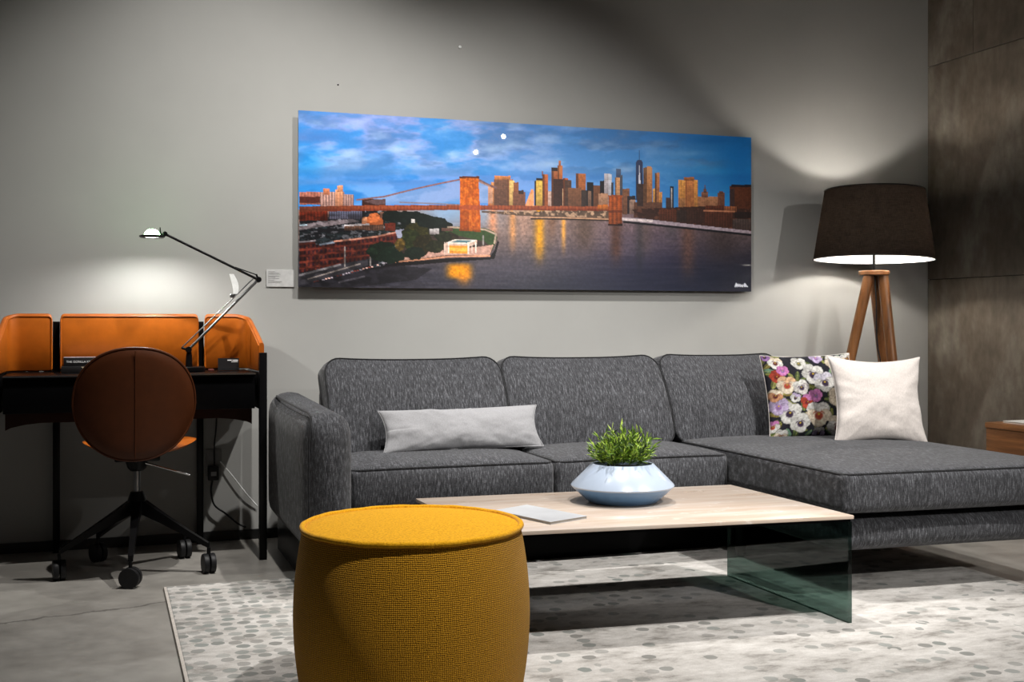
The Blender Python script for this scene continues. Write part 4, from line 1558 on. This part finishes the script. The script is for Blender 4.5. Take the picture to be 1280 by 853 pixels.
pts, zt = wing(1, 0.407, 0.588)
screen_panel(pts, zt)
pts, zt = wing(-1, -0.199, -0.372)
screen_panel(pts[::-1], zt[::-1])

# books on the desk


def book(x0, x1, y0, y1, z0, z1, label, cover, words=None, size=0.012, ink='white_ink', band=False):
    r = root('book', ((x0 + x1) / 2, (y0 + y1) / 2, z0), label, 'book', group='books stacked on the desk')
    box('page_block', x0 + 0.003, x1 - 0.003, y0 + 0.004, y1 - 0.003, z0 + 0.002, z1 - 0.002, 'page_edge', r)
    box('cover', x0, x1, y0 + 0.001, y1, z1 - 0.0019, z1, cover, r)
    box('cover', x0, x1, y0 + 0.001, y1, z0, z0 + 0.0019, 'book_black', r)
    sp = box('spine', x0, x1, y0 - 0.0015, y0 + 0.0038, z0, z1, 'book_black', r, 0.0012, 2)
    if words:
        M4 = Matrix.Translation(((x0 + x1) / 2 - words[1], y0 - 0.0024, (z0 + z1) / 2)) @ Matrix.Rotation(math.radians(90), 4, 'X')
        text_mesh('title', words[0], size, ink, sp, M4)
    if band:
        box('foil_band', x0 + 0.075, x1, y0 - 0.0020, y0 - 0.0015, z1 - 0.006, z1 - 0.003, 'gold_ink', sp)
    return r


book(-0.158, 0.140, 4.935, 5.055, DT, DT + 0.027, 'black book with gold band, lower of the two stacked on the desk', 'book_black', ('H  L', 0.055), 0.018, 'gold_ink', True)
book(-0.150, 0.130, 4.940, 5.055, DT + 0.0272, DT + 0.061, 'black book with white spine title, topmost of the two on the desk', 'book_top', ('THE GORILLA KING', 0.077), 0.0118)

# card in an acrylic stand
cs = root('card_stand', (0.488, 4.93, DT), 'small black business card in a clear stand on the desk', 'card')
box('stand_base', 0.440, 0.537, 4.918, 4.962, DT + 0.0003, DT + 0.003, 'acrylic', cs)
box('stand_lip', 0.440, 0.537, 4.9195, 4.9215, DT + 0.0031, DT + 0.012, 'acrylic', cs)
crd = box('card', 0.446, 0.531, 4.923, 4.9245, DT + 0.0032, DT + 0.053, 'book_black', cs)
for (x0, x1, z, h_) in ((0.484, 0.502, 0.0425, 0.004), (0.504, 0.526, 0.0420, 0.004), (0.500, 0.526, 0.0365, 0.0022)):
    box('text_line', x0, x1, 4.9221, 4.9229, DT + z, DT + z + h_, 'white_ink', crd)
# small dark eraser lying by it
er = box('small_block', 0.408, 0.430, 4.925, 4.940, DT, DT + 0.009, plain('dark_red_rubber', (0.10, 0.015, 0.01), 0.6), None, 0.002, 2)
tag(er, 'tiny dark red block on the desk beside the card stand', 'block')

# ------------------------------------------------------------------ desk lamp
LY = 4.93
dl = root('desk_lamp', (0.335, LY, DT), 'jointed black desk lamp with lit glass dome standing on the desk', 'lamp')
lathe('base', [(0.072, DT + 0.0005), (0.075, DT + 0.003), (0.075, DT + 0.017), (0.072, DT + 0.020), (0, DT + 0.0205)], 'black_metal', dl, (0.322, LY, 0), 40)
lathe('post', [(0.014, DT + 0.020), (0.0125, DT + 0.060), (0.009, DT + 0.086)], 'black_metal', dl, (0.331, LY, 0), 20)
J0 = Vector((0.329, LY, 0.838))
J1 = Vector((0.611, LY, 1.128))
J2 = Vector((0.2345, LY - 0.04, 1.307))
lathe('pivot', [(0.012, -0.016), (0.013, -0.012), (0.013, 0.012), (0.012, 0.016)], 'black_metal', dl, J0, 18, axis=(0, 1, 0))
d01 = (J1 - J0).normalized()
nrm = Vector((-d01.z, 0, d01.x))
tube('lower_arm', [J0, J1], 0.0058, 'steel', dl, 10)
off = nrm * 0.020
tube('tension_rod', [J0 + off + Vector((-0.012, 0, -0.006)), J1 + off * 0.9 - d01 * 0.012], 0.0026, 'steel', dl, 8)
tube('link', [J0 + Vector((0.008, 0, -0.006)), J0 + off + Vector((-0.014, 0, -0.006))], 0.005, 'black_metal', dl, 8)
lathe('pivot', [(0.010, -0.018), (0.012, -0.014), (0.012, 0.014), (0.010, 0.018)], 'black_metal', dl, J1, 18, axis=(0, 1, 0))
tube('upper_arm', [J1 + Vector((0.008, 0, -0.004)), J2], 0.0052, 'black_metal', dl, 10)
d12 = (J2 - J1).normalized()
n12 = Vector((d12.z, 0, -d12.x))
if n12.z < 0:
    n12 = -n12
tube('tension_rod', [J1 + d12 * 0.015 + n12 * 0.015, J1 + d12 * 0.11 + n12 * 0.004], 0.0024, 'black_metal', dl, 8)
tube('link', [J1, J1 + d12 * 0.018 + n12 * 0.017], 0.004, 'black_metal', dl, 8)
lathe('pivot', [(0.008, -0.012), (0.010, -0.009), (0.010, 0.009), (0.008, 0.012)], 'black_metal', dl, J2, 18, axis=(0, 1, 0))
HC = Vector((0.1845, LY - 0.045, 1.2945))
tube('head_bracket', [J2, J2 + Vector((-0.020, 0, -0.004)), HC + Vector((0.043, 0, 0.0))], 0.0052, 'black_metal', dl, 8)
tube('wing_nut', [J2 + Vector((-0.018, 0, 0)), J2 + Vector((-0.019, 0, 0.026))], [0.004, 0.002], 'black_metal', dl, 8)
# head: ring carrying a glass dome, bulb just above the ring
lathe('head_ring', [(0.0275, 0.003), (0.0275, -0.003), (0.044, -0.005), (0.050, -0.001), (0.050, 0.003), (0.044, 0.006)], 'black_metal', dl, HC, 40, closed=True)
dome = []
for k in range(9):
    a = math.pi / 2 * k / 8
    dome.append((0.031 * math.cos(a), 0.004 + 0.027 * math.sin(a)))
lathe('glass_dome', dome, 'dome', dl, HC, 32, caps=False)
lathe('bulb', [(0.0, 0.002), (0.006, 0.004), (0.008, 0.009), (0.006, 0.014), (0.0, 0.016)], 'desk_bulb', dl, HC, 20)
# white plastic tag clipped to the lower arm
tg = []
for k in range(9):
    t = k / 8
    tg.append(Vector((0.500 + 0.020 * math.sin(t * 1.9) - 0.003 * t, LY - 0.012, 1.150 - 0.082 * t)))
tv, tf = [], []
for i, p in enumerate(tg):
    w2 = 0.009 + 0.004 * math.sin(math.pi * i / 8)
    tv += [p + Vector((-w2, -0.001, 0)), p + Vector((w2, -0.001, 0)), p + Vector((w2, 0.001, 0)), p + Vector((-w2, 0.001, 0))]
for i in range(8):
    a, c_ = i * 4, i * 4 + 4
    for k in range(4):
        k2 = (k + 1) % 4
        tf.append([a + k, c_ + k, c_ + k2, a + k2])
tf += [[0, 1, 2, 3], [35, 34, 33, 32]]
tagp = mesh('care_tag', tv, tf, 'white_plastic', dl)
tagp['label'] = 'white plastic tag clipped to the arm'
box('tag_clip', 0.494, 0.516, LY - 0.013, LY - 0.006, 1.052, 1.068, 'steel', dl, 0.002, 1)

# socket, plug and cords under the desk
so = root('wall_socket', (0.450, WY, 0.283), 'grey wall socket plate under the desk', 'socket')
box('plate', 0.416, 0.484, WY - 0.008, WY - 0.0003, 0.283, 0.400, plain('grey_plastic', (0.20, 0.20, 0.19), 0.5), so, 0.002, 2)
box('insert', 0.428, 0.472, WY - 0.0095, WY - 0.0081, 0.350, 0.388, 'ink', so, 0.001, 1)
pg = root('power_adapter', (0.447, WY - 0.03, 0.268), 'black power adapter plugged into the wall socket', 'adapter')
box('body', 0.424, 0.470, WY - 0.046, WY - 0.0098, 0.268, 0.330, 'black_rubber', pg, 0.005, 2)
box('rating_label', 0.436, 0.459, WY - 0.0468, WY - 0.0461, 0.288, 0.306, 'ink', pg)
tube('cord', smooth_path([(0.444, WY - 0.03, 0.270), (0.438, WY - 0.03, 0.22), (0.452, WY - 0.03, 0.16), (0.50, WY - 0.03, 0.12), (0.55, WY - 0.03, 0.075), (0.585, WY - 0.035, 0.058)], 6), 0.004, 'black_rubber', pg)
tube('cord', smooth_path([(0.452, WY - 0.03, 0.329), (0.451, WY - 0.035, 0.42), (0.459, WY - 0.045, 0.53), (0.456, WY - 0.050, 0.75)], 6), 0.0035, 'black_rubber', pg)
wc = tube('grey_wire', smooth_path([(0.478, WY - 0.012, 0.345), (0.53, WY - 0.020, 0.28), (0.585, WY - 0.020, 0.205), (0.635, WY - 0.012, 0.145)], 6), 0.0028, 'white_plastic')
tag(wc, 'thin pale wire running from the wall socket down towards the sofa', 'wire')

# ================================================================== DESK CHAIR
CX, CY = 0.120, 4.640
ch = root('swivel_chair', (CX, CY, 0), 'swivel chair with oval orange leather back tucked at the desk', 'chair')
# backrest: thin curved oval shell leaning back a little


def shell(name, cen, hw, hh, th, mat, parent, curve, lean, N=28, front=True):
    vs_, fs = [], []
    rings, seg = 12, 56

    def pt(rr, a, o):
        ca, sa = math.cos(a), math.sin(a)
        e = 2 / 2.25
        x = math.copysign(abs(ca) ** e, ca) * rr * hw * (1 - 0.10 * max(0, -sa) * rr)
        z = math.copysign(abs(sa) ** e, sa) * rr * hh
        y = -curve * (1 - (x / hw) ** 2) + curve + o
        y = curve * (x / hw) ** 2 + o - lean * z
        return Vector((cen[0] + x, cen[1] + y, cen[2] + z))
    for side in (0, 1):
        for i in range(rings + 1):
            rr = i / rings
            o = (-1 if side == 0 else 1) * th / 2 * math.sqrt(max(0, 1 - rr ** 6))
            for k in range(seg):
                vs_.append(pt(rr, 2 * math.pi * k / seg, o))
    m = (rings + 1) * seg
    for i in range(rings):
        for k in range(seg):
            k2 = (k + 1) % seg
            fs.append([i * seg + k, (i + 1) * seg + k, (i + 1) * seg + k2, i * seg + k2])
            fs.append([m + i * seg + k, m + i * seg + k2, m + (i + 1) * seg + k2, m + (i + 1) * seg + k])
    return mesh(name, vs_, fs, mat, parent, True)


BC = (0.108, 4.405, 0.652)
bkr = shell('backrest', BC, 0.213, 0.205, 0.026, 'leather_dark', ch, 0.045, 0.10)
# seam down the middle of the back and a rolled rim
tube('seam', [(BC[0], BC[1] - 0.0135 - 0.10 * z, BC[2] + z) for z in np.linspace(-0.195, 0.195, 16)], 0.0018, 'leather_dark', bkr, 6)
rim = []
for k in range(72):
    a = 2 * math.pi * k / 72
    ca, sa = math.cos(a), math.sin(a)
    e = 2 / 2.25
    x = math.copysign(abs(ca) ** e, ca) * 0.213 * (1 - 0.10 * max(0, -sa))
    z = math.copysign(abs(sa) ** e, sa) * 0.205
    rim.append((BC[0] + x, BC[1] + 0.045 * (x / 0.213) ** 2 - 0.10 * z, BC[2] + z))
tube('rim', rim, 0.0045, 'leather_dark', bkr, 6, True)
# seat: dished round pad with raised flanks
sv, sf = [], []
rings, seg = 10, 48
SC = Vector((0.132, 4.645, 0.474))
for side in (0, 1):
    for i in range(rings + 1):
        rr = i / rings
        for k in range(seg):
            a = 2 * math.pi * k / seg
            x, y = 0.207 * rr * math.cos(a), 0.215 * rr * math.sin(a)
            z = 0.026 * (abs(x) / 0.207) ** 2.2
            tkn = 0.024 * math.sqrt(max(0, 1 - rr ** 6))
            sv.append(SC + Vector((x, y, z + (tkn if side else -tkn) * 0.6)))
m = (rings + 1) * seg
for i in range(rings):
    for k in range(seg):
        k2 = (k + 1) % seg
        sf.append([i * seg + k, i * seg + k2, (i + 1) * seg + k2, (i + 1) * seg + k])
        sf.append([m + i * seg + k, m + (i + 1) * seg + k, m + (i + 1) * seg + k2, m + i * seg + k2])
mesh('seat', sv, [f[::-1] for f in sf], 'leather', ch, True)
# bracket joining back and seat
tube('back_bracket', smooth_path([(0.115, 4.60, 0.452), (0.113, 4.50, 0.448), (0.110, 4.440, 0.462), (0.108, 4.432, 0.52)], 6), 0.014, 'black_metal', ch, 10)
box('mechanism', CX - 0.082, CX + 0.082, CY - 0.085, CY + 0.075, 0.428, 0.450, 'black_metal', ch, 0.006, 2)
lathe('mechanism_housing', [(0.024, 0.385), (0.034, 0.395), (0.045, 0.4275)], 'black_metal', ch, (CX, CY, 0), 24)
lathe('gas_column', [(0.013, 0.300), (0.013, 0.3848)], 'steel', ch, (CX, CY, 0), 20)
lathe('hub', [(0.026, 0.215), (0.034, 0.222), (0.034, 0.275), (0.024, 0.305), (0.0135, 0.306)], 'black_metal', ch, (CX, CY, 0), 28)
tube('height_lever', [(CX + 0.03, CY - 0.05, 0.418), (CX + 0.19, CY - 0.07, 0.368)], [0.004, 0.0035], 'chrome', ch, 8)


def wheel(cx, cy, yaw, parent):
    ax = Vector((math.cos(yaw), math.sin(yaw), 0))
    for s in (-1, 1):
        c0 = Vector((cx, cy, 0.037)) + ax * (s * 0.0125)
        o = lathe('wheel', [(0.014, -0.010), (0.036, -0.0095), (0.037, -0.007), (0.037, 0.007), (0.036, 0.0095), (0.014, 0.010)], 'black_rubber', parent, c0, 24, axis=ax)


for k in range(5):
    a = math.radians(48 + 72 * k)
    d = Vector((math.cos(a), math.sin(a), 0))
    R = 0.280
    hubp = Vector((CX, CY, 0.262))
    tip = Vector((CX, CY, 0)) + d * R
    lo = Vector((tip.x, tip.y, 0.105))
    # tapering flat arm
    sd = Vector((-d.y, d.x, 0))
    av, af = [], []
    for t, w2, h2 in ((0.08, 0.017, 0.028), (0.35, 0.014, 0.020), (0.7, 0.011, 0.013), (1.0, 0.009, 0.010)):
        p = hubp.lerp(lo, t)
        av += [p + sd * w2 + Vector((0, 0, h2)), p - sd * w2 + Vector((0, 0, h2)), p - sd * w2 - Vector((0, 0, h2)), p + sd * w2 - Vector((0, 0, h2))]
    for i in range(3):
        b0, b1 = i * 4, i * 4 + 4
        for q in range(4):
            q2 = (q + 1) % 4
            af.append([b0 + q, b0 + q2, b1 + q2, b1 + q])
    af += [[3, 2, 1, 0], [12, 13, 14, 15]]
    lg = mesh('base_arm', av, af, 'black_metal', ch)
    tube('caster_stem', [(tip.x, tip.y, 0.060), (tip.x, tip.y, 0.096)], 0.007, 'black_metal', lg, 10)
    cst = box('caster_fork', tip.x - 0.006, tip.x + 0.006, tip.y - 0.014, tip.y + 0.014, 0.024, 0.062, 'black_metal', lg, 0.002, 1)
    wheel(tip.x, tip.y, [0.2, 0.5, 0.12, 1.2, 0.15][k], lg)

# ================================================================== FLOOR LAMP
FX, FY = 3.574, 4.79
fl = root('floor_lamp', (FX, FY, 0), 'tripod floor lamp with black drum shade in the corner', 'lamp')
zb, zt_ = 1.257, 1.597
rb, rt = 0.288, 0.238
TIL = Matrix.Translation((FX, FY, 1.40)) @ Matrix.Rotation(math.radians(1.6), 4, 'Y') @ Matrix.Rotation(math.radians(-1.2), 4, 'X') @ Matrix.Translation((-FX, -FY, -1.40))
sv, sf = [], []
seg = 96
NR = 14
for i in range(NR + 1):
    t = i / NR
    r_ = rb + (rt - rb) * t
    for k in range(seg):
        a = 2 * math.pi * k / seg
        sv.append(TIL @ Vector((FX + r_ * math.cos(a), FY + r_ * math.sin(a), zb + (zt_ - zb) * t)))
for i in range(NR):
    for k in range(seg):
        k2 = (k + 1) % seg
        sf.append([i * seg + k, i * seg + k2, (i + 1) * seg + k2, (i + 1) * seg + k])
sh = mesh('lamp_shade', sv, sf, 'shade', fl, True)
for (r_, z) in ((rb, zb), (rt, zt_)):
    tube('rim', [TIL @ Vector((FX + r_ * math.cos(a), FY + r_ * math.sin(a), z)) for a in [2 * math.pi * k / 72 for k in range(72)]], 0.0032, 'black_metal', sh, 6, True)
# shade carrier
for k in range(3):
    a = math.radians(40 + 120 * k)
    tube('spoke', [(FX, FY, 1.335), TIL @ Vector((FX + (rb - 0.012) * math.cos(a), FY + (rb - 0.012) * math.sin(a), zb + 0.01))], 0.0018, 'white_plastic', sh, 6)
tube('stem', [(FX, FY, 1.205), (FX, FY, 1.335)], 0.007, 'black_metal', fl, 10)
lathe('bulb_socket', [(0.017, 1.335), (0.017, 1.372), (0.012, 1.376)], 'black_metal', fl, (FX, FY, 0), 20)
bb = []
for k in range(13):
    a = -math.pi / 2 + math.pi * k / 12
    bb.append((max(0.0, 0.030 * math.cos(a)), 1.407 + 0.031 * math.sin(a)))
lathe('bulb', bb, 'bulb', fl, (FX, FY, 0), 28)
lathe('top_plate', [(0.070, 1.180), (0.073, 1.184), (0.073, 1.199), (0.070, 1.203), (0, 1.2035)], 'walnut_x', fl, (FX, FY, 0), 36)
tops = [(-0.036, -0.010), (0.030, -0.030), (0.026, 0.034)]
feet = [(-0.262, 0.110), (0.082, -0.165), (0.270, 0.165)]
for (tx, ty), (gx, gy_) in zip(tops, feet):
    lg = tube('leg', [(FX + tx, FY + ty, 1.180), (FX + tx + (gx - tx) * .5, FY + ty + (gy_ - ty) * .5, 0.59), (FX + gx, FY + gy_, 0.006)], [0.026, 0.024, 0.017], 'walnut_z', fl, 20)
    lathe('foot_pad', [(0.014, 0.0), (0.015, 0.008)], 'black_rubber', lg, (FX + gx, FY + gy_, 0), 14)
tube('cord', smooth_path([(FX + 0.004, FY, 1.182), (FX - 0.002, FY - 0.02, 1.05), (FX + 0.004, FY - 0.02, 0.85), (FX + 0.022, FY - 0.03, 0.72), (FX + 0.05, FY - 0.03, 0.4), (FX + 0.12, FY + 0.05, 0.02), (FX + 0.3, FY + 0.25, 0.006)], 8), 0.0034, 'black_rubber', fl)

# ================================================================== SIDE CABINET at the right wall
sc = root('bedside_cabinet', (4.06, 4.24, 0), 'low walnut side cabinet beside the concrete wall', 'cabinet')
SX0, SX1, SY0, SY1 = 3.938, 4.200, 4.02, 4.44
box('body', SX0 + 0.004, SX1, SY0 + 0.006, SY1 - 0.004, 0.09, 0.450, 'walnut_y', sc, 0.002, 1)
box('top', SX0, SX1, SY0, SY1, 0.4505, 0.477, 'walnut_y', sc, 0.003, 2)
for (z0, z1) in ((0.10, 0.265), (0.270, 0.440)):
    dr = box('drawer', SX0 + 0.012, SX1 - 0.008, SY0 - 0.010, SY0 + 0.0055, z0, z1, 'walnut_y', sc, 0.002, 1)
    tube('handle', [((SX0 + SX1) / 2 - 0.05, SY0 - 0.022, (z0 + z1) / 2), ((SX0 + SX1) / 2 + 0.05, SY0 - 0.022, (z0 + z1) / 2)], 0.005, 'black_metal', dr)
for lx in (SX0 + 0.03, SX1 - 0.03):
    for ly in (SY0 + 0.03, SY1 - 0.03):
        lathe('leg', [(0.010, 0.0), (0.015, 0.09)], 'walnut_z', sc, (lx, ly, 0), 14)
pb = root('booklet', (4.10, 4.27, 0.477), 'white booklet lying on the walnut cabinet', 'booklet')
box('pages', 3.997, 4.183, 4.182, 4.383, 0.4786, 0.4845, 'page_edge', pb)
box('cover', 3.995, 4.185, 4.18, 4.385, 0.4846, 0.4862, 'paper', pb)
box('cover', 3.995, 4.185, 4.18, 4.385, 0.4771, 0.4785, 'paper', pb)
